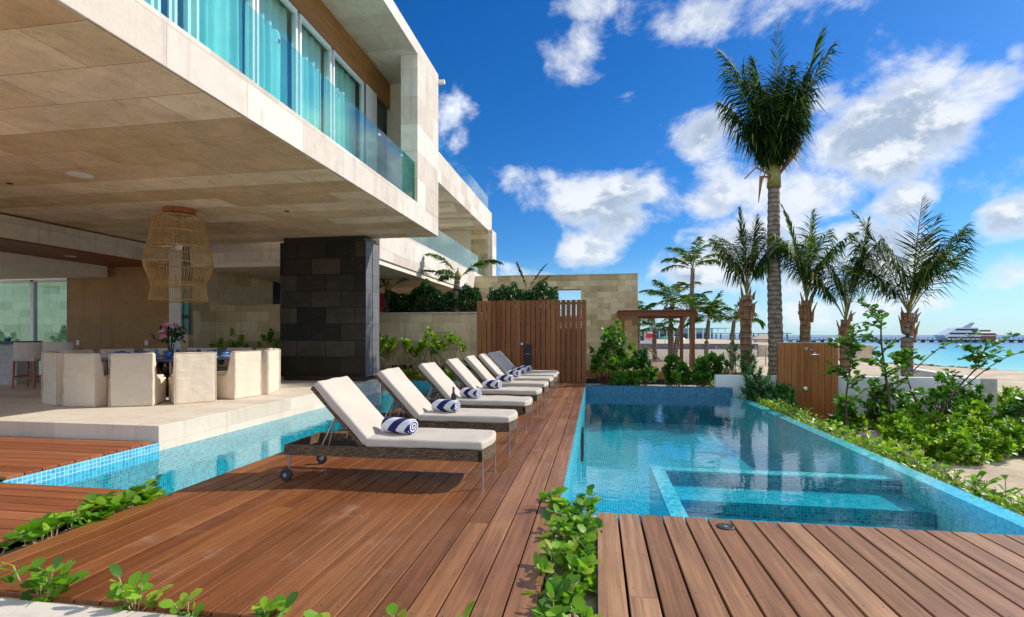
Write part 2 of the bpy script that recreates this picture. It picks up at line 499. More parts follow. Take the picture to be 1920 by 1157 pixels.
M['screen'] = wood('slat_screen_wood', [(0.0, (0.17, 0.050, 0.012)), (0.5, (0.26, 0.090, 0.024)), (1.0, (0.37, 0.145, 0.045))], 'z', 26, 0.5, 0.25, (0.1, 0.03, 0.01))
M['shower'] = wood('shower_panel_wood', [(0.0, (0.27, 0.088, 0.018)), (0.5, (0.34, 0.12, 0.026)), (1.0, (0.40, 0.155, 0.04))], 'z', 24, 0.42, 0.25, (0.26, 0.08, 0.02))
M['pergola'] = wood('pergola_wood', [(0.0, (0.16, 0.05, 0.018)), (1.0, (0.24, 0.08, 0.03))], 'x', 22, 0.5, 0.2)
M['palewood'] = wood('weathered_deck', [(0.0, (0.34, 0.22, 0.13)), (1.0, (0.46, 0.32, 0.2))], 'x', 20, 0.6, 0.2)
M['prop'] = wood('prop_timber', [(0.0, (0.36, 0.24, 0.13)), (1.0, (0.46, 0.32, 0.19))], 'z', 20, 0.7, 0.2)
M['stoolwood'] = wood('stool_wood', [(0.0, (0.33, 0.10, 0.03)), (1.0, (0.42, 0.15, 0.045))], 'z', 24, 0.4, 0.1)
M['cushion'] = plain('cushion_fabric', (0.54, 0.475, 0.395), 0.85, var=0.07, scale=3, bump=0.35, bscale=5)
M['slip'] = None
M['stoolfab'] = plain('stool_upholstery', (0.62, 0.54, 0.47), 0.85, var=0.06, bump=0.1)
M['steel'] = plain('brushed_steel', (0.42, 0.41, 0.40), 0.35, 1.0, var=0.1)
M['chrome'] = plain('chrome', (0.75, 0.76, 0.78), 0.12, 1.0, var=0.03)
M['rubber'] = plain('dark_rubber', (0.03, 0.025, 0.025), 0.6)
M['wheelrim'] = plain('grey_wheel_rim', (0.30, 0.28, 0.27), 0.5)
M['rattan'] = plain('rattan_cane', (0.50, 0.30, 0.11), 0.5, var=0.25, scale=14)
M['soil'] = plain('planting_soil', (0.10, 0.065, 0.035), 0.95, var=0.4, scale=18, bump=0.6, bscale=40)
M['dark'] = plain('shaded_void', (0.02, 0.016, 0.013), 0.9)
M['curtain'] = plain('mint_curtain', (0.56, 0.76, 0.72), 0.9, var=0.06, scale=3)
M['window'] = glass('window_glass', (0.86, 0.97, 0.96), 0.9, 1.5)
M['rail'] = glass('rail_glass', (0.72, 0.95, 0.94), 0.95, 1.62)
M['railedge'] = plain('green_glass_edge', (0.05, 0.30, 0.24), 0.15)
M['clear'] = glass('clear_glass', (0.93, 0.97, 0.97), 1.0, 1.5)
M['tealglass'] = plain('teal_window', (0.03, 0.14, 0.13), 0.08, var=0.2, scale=1.0)
M['bluewin'] = plain('dark_blue_window', (0.012, 0.05, 0.08), 0.08, var=0.3, scale=1.5)
M['tile'] = mosaic('pool_mosaic', 0.036, (0.002, 0.17, 0.29), (0.022, 0.47, 0.55), (0.20, 0.62, 0.66))
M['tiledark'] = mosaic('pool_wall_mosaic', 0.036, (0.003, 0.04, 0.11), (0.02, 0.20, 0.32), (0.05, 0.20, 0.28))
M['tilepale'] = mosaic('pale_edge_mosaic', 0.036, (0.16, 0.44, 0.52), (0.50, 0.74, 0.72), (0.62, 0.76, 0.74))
M['tileshade'] = mosaic('shade_riser_mosaic', 0.036, (0.002, 0.10, 0.17), (0.015, 0.30, 0.34), (0.08, 0.32, 0.36))  # darker copy of the pool mosaic, shade painted into its colour
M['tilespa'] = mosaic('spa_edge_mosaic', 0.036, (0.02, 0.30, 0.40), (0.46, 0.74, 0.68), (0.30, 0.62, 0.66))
M['tileblue'] = mosaic('bright_waterline_mosaic', 0.045, (0.03, 0.28, 0.50), (0.10, 0.50, 0.66), (0.45, 0.70, 0.76))


def ripple(s1, a, dd):
    def f(nt, v):
        n1 = N(nt, 'TexNoise', None, Vector=vscale(nt, v, (1.0, 1.7, 1)), Scale=s1, Detail=3.0, Roughness=0.5, Distortion=0.6).outputs[0]
        n2 = N(nt, 'TexNoise', None, Vector=vscale(nt, v, (1.0, 1.3, 1)), Scale=13.0, Detail=2.0).outputs[0]
        br = smap(nt, N(nt, 'TexNoise', None, Vector=v, Scale=0.45, Detail=2.0).outputs[0], 0.42, 0.62)
        return mth(nt, 'ADD', n1, mth(nt, 'MULTIPLY', mth(nt, 'MULTIPLY', n2, br), 0.8)), a, dd
    return f


M['water'] = glass('pool_water', (0.52, 0.96, 0.985), 1.0, 1.33, 0.0, ripple(2.4, 0.07, 0.03))


def sea_mat():
    m, nt, b, o = newmat('sea_water')
    p = N(nt, 'SeparateXYZ', None, i0=ocoord(nt))
    off = mth(nt, 'ADD', mth(nt, 'SUBTRACT', p.outputs[0], 39.0), mth(nt, 'MULTIPLY', mth(nt, 'SUBTRACT', p.outputs[1], 54.7), 0.35))
    nz = N(nt, 'TexNoise', None, Vector=vscale(nt, ocoord(nt), (0.02, 0.05, 1)), Scale=1.0, Detail=4.0).outputs[0]
    off = mth(nt, 'ADD', off, mth(nt, 'MULTIPLY', mth(nt, 'SUBTRACT', nz, 0.5), 50.0))
    c = ramp(nt, lmap(nt, off, 0.0, 260.0), [(0.0, (0.30, 0.62, 0.50)), (0.08, (0.12, 0.52, 0.48)), (0.3, (0.03, 0.33, 0.42)), (1.0, (0.012, 0.10, 0.24))])
    n = N(nt, 'TexNoise', None, Vector=vscale(nt, ocoord(nt), (0.6, 1.2, 1)), Scale=1.0, Detail=5.0).outputs[0]
    setc(nt, b, c, 0.25, n, 0.5, 0.12)
    b.inputs['Specular IOR Level'].default_value = 0.35
    return m


def sand_mat():
    m, nt, b, o = newmat('beach_sand')
    v = ocoord(nt)
    n = N(nt, 'TexNoise', None, Vector=v, Scale=0.8, Detail=8.0, Roughness=0.7).outputs[0]
    n2 = N(nt, 'TexNoise', None, Vector=v, Scale=14.0, Detail=4.0, Roughness=0.7).outputs[0]
    c = ramp(nt, n, [(0.3, (0.34, 0.25, 0.16)), (0.55, (0.55, 0.44, 0.30)), (0.75, (0.62, 0.52, 0.38))])
    c = mix(nt, smap(nt, n2, 0.58, 0.72, 0, 0.5), c, (0.22, 0.15, 0.09))
    setc(nt, b, c, 0.95, n2, 0.5, 0.03)
    return m


def slip_mat():
    m, nt, b, o = newmat('linen_slipcover')
    v = ocoord(nt)
    n = N(nt, 'TexNoise', None, Vector=vscale(nt, v, (3.0, 3.0, 6.0)), Scale=1.3, Detail=3.0, Roughness=0.5, Distortion=1.2).outputs[0]
    c = mix(nt, n, (0.66, 0.55, 0.42), (0.80, 0.70, 0.56))
    setc(nt, b, c, 0.9, n, 0.35, 0.03)
    return m


def weave_mat():
    m, nt, b, o = newmat('wicker_weave')
    p = planar(nt)
    br = N(nt, 'TexBrick', {'offset': 0.5}, Vector=p, Color1=(0.085, 0.048, 0.022), Color2=(0.27, 0.175, 0.09), Mortar=(0.02, 0.011, 0.006), Scale=1.0,
           Mortar_Size=0.003, Mortar_Smooth=0.5, Brick_Width=0.03, Row_Height=0.014)
    setc(nt, b, br.outputs[0], 0.5, mth(nt, 'SUBTRACT', 1.0, br.outputs[1]), 0.6, 0.006)
    return m


def towel_mat():
    m, nt, b, o = newmat('striped_towel')
    p = N(nt, 'SeparateXYZ', None, i0=ocoord(nt))
    ang = mth(nt, 'ARCTAN2', p.outputs[2], p.outputs[1])
    tri = mth(nt, 'ABSOLUTE', ang)
    ph = mth(nt, 'ADD', mth(nt, 'MULTIPLY', p.outputs[0], 5.2), mth(nt, 'MULTIPLY', tri, 0.30))
    st = mth(nt, 'GREATER_THAN', mth(nt, 'FRACT', ph), 0.5)
    rad = mth(nt, 'SQRT', mth(nt, 'ADD', mth(nt, 'MULTIPLY', p.outputs[1], p.outputs[1]), mth(nt, 'MULTIPLY', p.outputs[2], p.outputs[2])))
    spi = mth(nt, 'GREATER_THAN', mth(nt, 'FRACT', mth(nt, 'ADD', mth(nt, 'MULTIPLY', rad, 36.0), mth(nt, 'DIVIDE', ang, 6.2832))), 0.48)
    nx = N(nt, 'SeparateXYZ', None, i0=N(nt, 'TexCoord').outputs['Normal']).outputs[0]
    end = mth(nt, 'GREATER_THAN', mth(nt, 'ABSOLUTE', nx), 0.8)
    f = mixf(nt, end, st, spi)
    c = mix(nt, f, (0.70, 0.70, 0.72), (0.008, 0.016, 0.12))
    n = N(nt, 'TexNoise', None, Vector=ocoord(nt), Scale=160.0, Detail=2.0).outputs[0]
    setc(nt, b, c, 0.95, n, 0.5, 0.006)
    return m


def trunk_mat(name, c1, c2, bands=9.0):
    m, nt, b, o = newmat(name)
    v = ocoord(nt)
    p = N(nt, 'SeparateXYZ', None, i0=v)
    n = N(nt, 'TexNoise', None, Vector=vscale(nt, v, (1, 1, 0.6)), Scale=7.0, Detail=6.0, Roughness=0.7).outputs[0]
    w = mth(nt, 'SINE', mth(nt, 'ADD', mth(nt, 'MULTIPLY', p.outputs[2], 6.2832 * bands), mth(nt, 'MULTIPLY', n, 7.0)))
    c = mix(nt, smap(nt, n, 0.3, 0.7), c1, c2)
    c = mix(nt, smap(nt, w, 0.4, 0.95, 0, 0.65), c, tuple(x * 0.22 for x in c1))
    setc(nt, b, c, 0.9, mth(nt, 'ADD', w, mth(nt, 'MULTIPLY', n, 2.0)), 0.5, 0.02)
    return m


M['sea'] = sea_mat()
M['sand'] = sand_mat()
M['slip'] = slip_mat()
M['weave'] = weave_mat()
M['towel'] = towel_mat()
M['trunk'] = trunk_mat('palm_bark', (0.12, 0.09, 0.065), (0.30, 0.24, 0.18), 7.0)
M['trunk2'] = trunk_mat('fibrous_palm_bark', (0.13, 0.07, 0.035), (0.27, 0.16, 0.08), 5.0)
M['bark'] = plain('shrub_bark', (0.09, 0.055, 0.04), 0.85, var=0.3)
M['palebark'] = plain('pale_stem', (0.40, 0.30, 0.14), 0.7, var=0.2)
M['vine'] = foliage('vine_leaves', [(0.0, (0.03, 0.11, 0.008)), (0.45, (0.12, 0.29, 0.016)), (0.92, (0.26, 0.45, 0.03)), (1.0, (0.38, 0.40, 0.05))], 0.35)
M['scaev'] = foliage('bright_shrub_leaves', [(0.0, (0.03, 0.11, 0.010)), (0.4, (0.14, 0.30, 0.016)), (0.88, (0.34, 0.50, 0.03)), (1.0, (0.5, 0.5, 0.08))], 0.35)
M['grape'] = foliage('sea_grape_leaves', [(0.0, (0.035, 0.12, 0.015)), (0.6, (0.09, 0.23, 0.025)), (1.0, (0.18, 0.35, 0.03))], 0.3)
M['hedge'] = foliage('hedge_leaves', [(0.0, (0.010, 0.045, 0.010)), (0.7, (0.025, 0.095, 0.018)), (1.0, (0.06, 0.16, 0.025))], 0.2, 0.3, 0.5)
M['needle'] = foliage('needle_leaves', [(0.0, (0.020, 0.095, 0.030)), (0.7, (0.045, 0.17, 0.04)), (1.0, (0.15, 0.32, 0.04))], 0.25)
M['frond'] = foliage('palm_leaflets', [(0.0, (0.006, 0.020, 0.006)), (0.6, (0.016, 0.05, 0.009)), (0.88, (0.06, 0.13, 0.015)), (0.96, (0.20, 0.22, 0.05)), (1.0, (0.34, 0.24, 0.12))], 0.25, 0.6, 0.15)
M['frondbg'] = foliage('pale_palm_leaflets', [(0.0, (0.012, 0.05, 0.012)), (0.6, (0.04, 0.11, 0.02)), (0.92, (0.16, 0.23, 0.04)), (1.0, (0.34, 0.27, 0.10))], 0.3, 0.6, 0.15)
M['rachis'] = plain('palm_rachis', (0.24, 0.22, 0.05), 0.5, var=0.3)
M['drybract'] = plain('dry_palm_sheath', (0.26, 0.12, 0.05), 0.8, var=0.3)
# ================================================================ SETTING: ground, sea, decks, pool
def ground_height(x, y):
    s = (x - 39) + (y - 54.7) * 0.35
    z = -1.05 if s < -16 else (-1.05 - (s + 16) / 16 * 1.35 if s < 0 else -2.4 - min(s * 0.08, 2.0))
    if x < 4.0 and y < 14.5: z = -1.40
    elif x < 4.2 and y < 38: z = -0.50
    elif 4.2 <= x < 9 and 15 < y < 38: z = -0.62
    if z > -2 and s > -60: z += 0.10 * mnoise.noise(Vector((x * 0.35, y * 0.35, 0)))
    return z


def grid(name, xs, ys, hf, m, kind='structure'):
    V = [(x, y, hf(x, y)) for y in ys for x in xs]
    n = len(xs)
    F = [(j * n + i, j * n + i + 1, (j + 1) * n + i + 1, (j + 1) * n + i) for j in range(len(ys) - 1) for i in range(n - 1)]
    o = np_mesh(name, V, F, m, smooth=True)
    o['kind'] = kind
    return o


xs = sorted(set([-400, -200, -100, -60, -40, -30] + list(np.arange(-24, 3.9, 2.0)) + [3.98, 4.02, 4.18, 4.22] + list(np.arange(4.6, 16, 0.45)) + list(np.arange(16, 60, 1.5)) + [62, 70, 80, 100, 140, 220]))
ys = sorted(set([-200, -60, -20] + list(np.arange(-8, 4, 2.0)) + list(np.arange(4, 14.4, 0.45)) + [14.48, 14.52] + list(np.arange(15.0, 24, 0.5)) + list(np.arange(24, 90, 1.5)) + [100, 130, 200, 320, 420]))
tag(grid('ground', xs, ys, ground_height, M['sand']), 'pale sandy ground of garden and beach', kind='structure')

MB().add([(-3000, 30, -2.35), (14000, 30, -2.35), (14000, 16000, -2.35), (-3000, 16000, -2.35)], [(0, 1, 2, 3)]).build('sea', M['sea'])['kind'] = 'structure'
# sand rise with the pier buildings on the far left
far = MB().box(-160, 62, -2.6, 30, 240, 0.32)
far.build('beach', M['sand'], bevel=0.2)['kind'] = 'structure'


def planks(name, x0, x1, y0, y1, m, along='y', bw=0.165, gap=0.010, top=0.0, th=0.03, lo=1.4, hi=3.2, bevel=0.003):
    b = MB()
    a0, a1, l0, l1 = (x0, x1, y0, y1) if along == 'y' else (y0, y1, x0, x1)
    n = max(1, round((a1 - a0) / bw))
    w = (a1 - a0) / n
    for i in range(n):
        t = l0
        first = True
        while t < l1 - 1e-4:
            L = random.uniform(lo, hi) * (random.uniform(0.3, 1) if first else 1)
            first = False
            e = l1 if l1 - (t + L) < 0.7 else t + L
            dz = random.uniform(-0.0012, 0.0012)
            u0, u1 = a0 + i * w + gap / 2, a0 + (i + 1) * w - gap / 2
            if along == 'y': b.box(u0, t + 0.001, top - th + dz, u1, e - 0.001, top + dz)
            else: b.box(t + 0.001, u0, top - th + dz, e - 0.001, u1, top + dz)
            t = e
    o = b.build(name, m, bevel=bevel, seg=1)
    o['kind'] = 'structure'
    return o


tag(planks('sun_deck', -3.72, -0.30, 2.33, 15.27, M['deck'], lo=3.2, hi=6.0), 'long brown timber sun deck carrying the loungers beside the pool')
tag(planks('pool_deck', 0.0, 6.3, -1.0, 4.13, M['deck2'], gap=0.015, lo=3.4, hi=6.0), 'foreground timber deck with wide gaps in front of the pool')
tag(planks('lower_deck', -10.0, -3.95, 2.30, 4.05, M['deckred'], along='x', lo=3, hi=5), 'reddish timber deck at the left below the canal end')
tag(planks('terrace_deck', -10.0, -5.62, 4.12, 5.80, M['deckred'], along='x', top=0.03), 'reddish timber deck in front of the terrace slab')
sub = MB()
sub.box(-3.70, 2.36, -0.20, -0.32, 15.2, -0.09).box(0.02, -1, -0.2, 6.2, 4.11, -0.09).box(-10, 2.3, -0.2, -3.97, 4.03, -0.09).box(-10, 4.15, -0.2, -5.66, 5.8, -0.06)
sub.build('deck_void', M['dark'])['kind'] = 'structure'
# planting strips between the decks
soil = MB()
soil.box(-0.30, -1.0, -0.3, -0.002, 4.30, -0.085).box(-3.95, -1, -0.3, -3.722, 4.06, -0.07).box(-12, 2.28, -0.3, 0.0, 2.345, -0.032)
soil.build('planting_soil', M['sand'])['kind'] = 'structure'
kerb = MB().box(-12, -2.0, -0.3, -0.35, 2.275, 0.0)
tag(kerb.build('stone_paving', M['lime'], bevel=0.006), 'pale stone paving edge in the bottom left corner', kind='structure')

# ---- swimming pool
WZ = -0.25
pool = MB()
pool.box(-0.36, 4.02, -1.2, 3.9, 14.65, -1.0)
pool.box(-0.36, 4.02, -1.15, -0.285, 14.65, -0.012)
pool.box(-0.285, 4.02, -1.15, 3.9, 4.125, -0.04)
# spa ring and its inner benches
pool.box(0.70, 4.125, -1.0, 0.88, 7.10, -0.36)
pool.box(0.88, 6.90, -1.0, 3.62, 7.10, -0.36)
pool.box(0.88, 6.25, -1.0, 3.62, 6.90, -0.52)
pool.box(0.88, 5.55, -1.0, 3.62, 6.25, -0.68)
pool.box(0.88, 4.125, -1.0, 3.62, 5.55, -0.84)
pb = pool.build('swimming_pool', M['tile'])
tag(pb, 'blue and turquoise mosaic swimming pool basin with a square spa', kind='structure')
ris = MB().box(0.882, 6.888, -0.518, 3.62, 6.898, -0.364).box(0.882, 6.24, -0.678, 3.62, 6.248, -0.524).box(0.882, 5.54, -0.838, 3.62, 5.548, -0.684)  # thin facings that paint the shade on the spa step faces
tag(ris.build('spa_riser_shade', M['tileshade']), kind='structure')
cop = MB().box(0.71, 4.126, -0.358, 0.875, 7.09, -0.35).box(0.875, 6.91, -0.358, 3.61, 7.09, -0.35)
tag(cop.build('spa_edge', M['tilespa']), kind='structure')
back = MB().box(-0.284, 14.40, -1.15, 3.56, 14.65, 0.0)
tag(back.build('pool_wall', M['tiledark']), 'raised dark blue mosaic wall at the far end of the pool', kind='structure')
inf = MB().box(3.64, 4.12, -1.4, 3.86, 14.9, -0.262).box(3.50, 14.395, -1.15, 3.64, 14.9, -0.262)
tag(inf.build('pool_edge', M['tilepale']), 'pale mosaic infinity edge on the right of the pool', kind='structure')
wat = MB().add([(-0.284, 4.126, WZ), (3.86, 4.126, WZ), (3.86, 14.9, WZ), (3.56, 14.9, WZ), (3.56, 14.40, WZ), (-0.284, 14.40, WZ)], [(0, 1, 2, 3, 4, 5)])
tag(wat.build('pool_water', M['water']), 'clear still pool water', kind='structure')
# ---- narrow canal between the terrace and the sun deck
CZ = -0.10
can = MB()
can.box(-5.72, 4.02, -1.1, -3.71, 15.0, -0.95)
can.box(-5.72, 4.02, -0.95, -5.585, 5.84, -0.02)
can.box(-3.735, 4.06, -0.95, -3.722, 14.95, -0.035)
can.box(-5.599, 5.845, -0.95, -5.588, 14.74, -0.106)
can.box(-5.585, 4.02, -0.95, -3.735, 4.062, -0.08)
can.box(-5.585, 14.75, -0.95, -3.735, 15.0, 0.02)
tag(can.build('canal_basin', M['tile']), 'blue mosaic channel basin beside the terrace', kind='structure')
wl = MB().box(-5.582, 4.066, -0.2, -5.572, 5.84, 0.01)
tag(wl.build('canal_waterline', M['tileblue']), kind='structure')
cw = MB().add([(-5.572, 4.064, CZ), (-3.737, 4.064, CZ), (-3.737, 14.74, CZ), (-5.572, 14.74, CZ)], [(0, 1, 2, 3)])
tag(cw.build('canal_water', M['water']), 'still water of the narrow channel', kind='structure')

TZ = 0.22
terr = MB().box(-19, 5.86, -1.0, -5.60, 12.86, TZ)
tag(terr.build('terrace', M['terr'], bevel=0.006), 'pale stone dining terrace slab at the edge of the channel', kind='structure')
MB().box(-19, 12.86, -0.8, -11.0, 17.0, 0.15).box(-11.0, 12.87, -0.8, -5.6, 15.9, 0.02).build('planting_bed', M['soil'])['kind'] = 'structure'
MB().box(-5.59, 15.0, -0.6, -3.74, 15.98, 0.05).build('planting_bed', M['soil'])['kind'] = 'structure'

# ================================================================ VILLA
villa = thing('villa', 'large modern villa of pale limestone with overhanging upper floor and glazed balcony', 'house', (-8, 6, 0))
VO = Vector((-8, 6, 0))


def vp(mb, name, m, parent=None, bevel=0, **k):
    mb.v = [tuple(Vector(p) - VO) for p in mb.v] if parent is None or parent.type == 'EMPTY' else mb.v
    return mb.build(name, m, parent or villa, bevel, **k)


def sub_of(par, mb, name, m, bevel=0, **k):
    mb.v = [tuple(Vector(p) - VO) for p in mb.v]
    return mb.build(name, m, par, bevel, **k)


YS, YE = 0.8, 12.76
vp(MB().box(-19, YS, 3.925, -4.0, YE, 4.40), 'upper_floor_fascia', M['lime'], bevel=0.006)
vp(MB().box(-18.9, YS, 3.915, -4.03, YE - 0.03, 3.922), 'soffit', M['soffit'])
vp(MB().box(-19, YS, 7.78, -4.0, YE, 8.08), 'roof', M['lime'], bevel=0.006)
vp(MB().box(-4.40, 11.2, 4.403, -4.0, YE, 7.777), 'end_pillar', M['lime'], bevel=0.005)
vp(MB().box(-19, 12.45, 4.403, -4.405, YE - 0.01, 7.777), 'end_wall', M['cream'])
vp(MB().box(-5.32, YS, 7.13, -5.17, 12.44, 7.775), 'timber_beam', M['timber'], bevel=0.004)
vp(MB().box(-5.34, 11.05, 4.403, -5.16, 11.62, 7.12), 'wall_panel', M['white'], bevel=0.004)
sh = MB().box(-5.28, 11.64, 4.41, -5.24, 11.70, 7.12).box(-5.28, 12.33, 4.41, -5.24, 12.40, 7.12)
z = 4.45
while z < 7.08:
    sh.add([(-5.29, 11.70, z + 0.05), (-5.29, 12.33, z + 0.05), (-5.22, 12.33, z), (-5.22, 11.70, z), (-5.295, 11.70, z + 0.04), (-5.295, 12.33, z + 0.04), (-5.225, 12.33, z - 0.01), (-5.225, 11.70, z - 0.01)],
           [(0, 1, 2, 3), (7, 6, 5, 4), (0, 4, 5, 1), (3, 2, 6, 7)])
    z += 0.07
vp(sh, 'louvre_shutter', plain('blue_louvre', (0.05, 0.12, 0.17), 0.45))
# sliding windows: frame > pane, curtain behind each
doors = [(0.85, 2.5, 'c'), (2.55, 5.37, 'c'), (5.42, 5.63, 'b'), (5.67, 5.93, 'c'), (6.03, 7.20, 'c'), (7.26, 8.36, 'c'), (8.44, 9.54, 'c'), (9.62, 10.98, 'c')]
for a, b_, kind in doors:
    fr = MB()
    fr.box(-5.26, a, 4.405, -5.19, a + 0.045, 7.12).box(-5.26, b_ - 0.045, 4.405, -5.19, b_, 7.12)
    fr.box(-5.26, a + 0.045, 7.04, -5.19, b_ - 0.045, 7.12).box(-5.26, a + 0.045, 4.405, -5.19, b_ - 0.045, 4.46)
    f = vp(fr, 'window', M['whitegloss'], bevel=0.003)
    if kind == 'b':
        sub_of(f, MB().box(-5.235, a + 0.045, 4.46, -5.215, b_ - 0.045, 7.04), 'pane', M['bluewin'])
        continue
    sub_of(f, MB().box(-5.235, a + 0.045, 4.46, -5.215, b_ - 0.045, 7.04), 'pane', M['window'])
    # gathered curtain
    y0c, y1c = a + 0.02, b_ - 0.02
    n = max(14, int((y1c - y0c) / 0.02))
    cb = MB()
    vs, fs = [], []
    ph = random.uniform(0, 6)
    for i in range(n + 1):
        y = y0c + (y1c - y0c) * i / n
        d = 0.07 * math.sin(y * 34 + ph + 1.4 * math.sin(y * 5.1)) * (0.6 + 0.4 * math.sin(y * 9 + 1))
        vs += [(-5.40 + d, y, 4.41), (-5.40 + d * 0.85, y, 5.8), (-5.40 + d * 0.6, y, 7.12)]
    for i in range(n):
        fs += [(i * 3, i * 3 + 3, i * 3 + 4, i * 3 + 1), (i * 3 + 1, i * 3 + 4, i * 3 + 5, i * 3 + 2)]
    cb.add(vs, fs)
    vp(cb, 'curtain', M['curtain'], smooth=True)
vp(MB().box(-5.28, 10.99, 4.405, -5.17, 11.045, 7.12), 'window_post', M['steel'])
vp(MB().box(-5.75, YS, 4.41, -5.7, 12.4, 7.76), 'inner_wall', M['cream'])
# balcony glass: panes, each with its clamp
py = [0.85, 1.9, 3.25, 4.68, 6.10, 7.65, 9.27, 10.42]
bal = vp(MB().box(-4.16, YS, 4.402, -4.04, 10.44, 4.412), 'balustrade', M['steel'])
for i in range(len(py) - 1):
    p = sub_of(bal, MB().box(-4.075, py[i] + 0.008, 4.415, -4.060, py[i + 1] - 0.008, 5.31), 'pane', M['rail'])
    sub_of(bal, MB().box(-4.085, py[i + 1] - 0.03, 5.18, -4.05, py[i + 1] + 0.03, 5.23), 'clamp', M['chrome'], bevel=0.004)
sub_of(bal, MB().box(-4.076, 10.413, 4.415, -4.059, 10.425, 5.31), 'glass_edge', M['railedge'])
sub_of(bal, MB().box(-4.074, 10.44, 4.415, -4.062, 11.18, 5.31), 'pane', glass('green_return_glass', (0.25, 0.62, 0.30), 0.9, 1.5))
# security camera on the end of the roof
sc_ = MB().box(-4.06, YE, 7.98, -4.02, YE + 0.1, 8.02).box(-4.1, YE + 0.05, 7.88, -3.86, YE + 0.15, 7.98)
vp(sc_, 'security_camera', M['whitegloss'], bevel=0.01)
# dining room
vp(MB().box(-12.7, YS, 3.40, -12.0, 12.88, 3.87), 'inner_beam', M['lime'], bevel=0.004)
vp(MB().box(-13.8, YS, 3.36, -12.02, 12.88, 3.397), 'wood_ceiling', M['redwood'])
vp(MB().box(-19, YS, 3.05, -13.8, 12.70, 3.90), 'bulkhead', M['cream'], bevel=0.005)
vp(MB().box(-15.42, 12.90, TZ, -11.96, 13.10, 3.90), 'brown_wall', M['brownwall'])
vp(MB().box(-11.955, 12.86, TZ, -11.59, 13.12, 3.91), 'white_column', M['white'], bevel=0.004)
tw = vp(MB().box(-11.585, 12.93, 1.42, -11.385, 12.98, 3.90), 'slot_window', M['tealglass'])
sub_of(tw, MB().box(-11.587, 12.915, 1.86, -11.383, 12.928, 1.96), 'glazing_bar', M['black'])
vp(MB().box(-11.587, 12.90, TZ, -11.38, 13.1, 1.41), 'slot_wall', M['wallstone'])
for x in (-15.02, -12.72):
    vp(MB().box(x - 0.05, 12.885, 1.10, x + 0.05, 12.899, 1.24), 'wall_switch', M['whitegloss'], bevel=0.004)
for x, y, r, zz in ((-12.92, 10.9, 0.13, 3.359), (-8.0, 6.9, 0.17, 3.914), (-9.6, 7.1, 0.05, 3.914), (-6.2, 9.6, 0.05, 3.914)):
    vp(MB().lathe([(0.001, -0.006), (r, -0.006), (r, 0.0)], (x, y, zz), 20), 'ceiling_fitting', M['whitegloss'] if r > 0.1 else M['dark'])  # flush downlights, plus the large round speaker on the soffit
# glazed garden front at the left
gw = vp(MB().box(-16.72, 12.90, TZ, -16.60, 13.02, 3.05).box(-19, 12.90, 2.98, -15.42, 13.0, 3.049).box(-19, 12.90, TZ, -15.42, 13.0, TZ + 0.10), 'window_frame', M['whitegloss'], bevel=0.004)
sub_of(gw, MB().box(-19, 12.95, TZ + 0.1, -16.72, 12.965, 2.98).box(-16.60, 12.95, TZ + 0.1, -15.42, 12.965, 2.98), 'pane', glass('garden_window', (0.72, 0.92, 0.85), 0.7, 1.45))
vp(MB().box(-19.2, YS, 3.9, -19.0, 13, 7.77), 'rear_wall', M['cream'])
# dark stone pillar carrying the overhang
pil = vp(MB().box(-8.08, 12.205, 0.34, -5.73, 13.02, 3.78), 'stone_pillar', M['basalt'], bevel=0.006)
sub_of(pil, MB().box(-8.02, 12.27, 0.20, -5.80, 12.98, 0.338), 'plinth', M['black'])
sub_of(pil, MB().box(-8.02, 12.27, 3.782, -5.80, 12.98, 3.914), 'cap', M['black'])
sub_of(pil, MB().box(-5.728, 12.215, 0.345, -5.716, 12.56, 3.77).box(-5.728, 12.60, 0.345, -5.716, 13.015, 3.77), 'edge_slab', M['basalt_side'])

# linked wing behind
wing = thing('villa_wing', 'rear wing of the villa with open loggia frame, balcony slab and glass rails', 'house', (-8, 22, 0))
WO = Vector((-8, 22, 0))


def wp(mb, name, m, parent=None, bevel=0.0, **k):
    mb.v = [tuple(Vector(p) - WO) for p in mb.v]
    return mb.build(name, m, parent or wing, bevel, **k)


XW = -5.7
wp(MB().box(-12, 13.0, 7.0, XW, 27.95, 8.12), 'roof', M['lime'], bevel=0.005)
wp(MB().box(-12, 26.9, 4.4, -6.62, 27.9, 6.99), 'rear_wall', M['cream'])
wp(MB().box(-6.62, 26.9, 3.3, XW - 0.004, 27.93, 6.995), 'loggia_pillar', M['wallstone2'])
wp(MB().box(XW - 0.003, 26.9, -0.5, XW + 0.25, 27.96, 6.995), 'end_fin', M['lime'])
wp(MB().box(-12, 13.0, 3.44, XW, 26.88, 4.40), 'balcony_slab', M['lime'], bevel=0.005)
wp(MB().box(-12, 26.88, 3.3, -6.62, 27.9, 4.39), 'balcony_end', M['lime'])
wp(MB().box(-11.9, 20.5, 4.42, -9.0, 26.8, 6.98), 'room', M['cream'])
for y in (15.0, 18.0, 21.0, 24.0):
    wp(MB().box(-12, y, 6.75, XW - 0.3, y + 0.7, 6.99), 'ceiling_beam', M['cream'])
r1 = wp(MB().box(XW - 0.2, 13.1, 8.122, XW - 0.1, 27.7, 8.14), 'roof_rail', M['steel'])
for i in range(8):
    wp(MB().box(XW - 0.16, 13.1 + i * 1.825 + 0.01, 8.142, XW - 0.145, 13.1 + (i + 1) * 1.825 - 0.01, 8.95), 'pane', M['rail'], r1)
r2 = wp(MB().box(XW - 0.2, 13.1, 4.402, XW - 0.1, 26.8, 4.42), 'balcony_rail', M['steel'])
for i in range(12):
    wp(MB().box(XW - 0.16, 13.1 + i * 1.14 + 0.008, 4.422, XW - 0.145, 13.1 + (i + 1) * 1.14 - 0.008, 5.35), 'pane', M['rail'], r2)
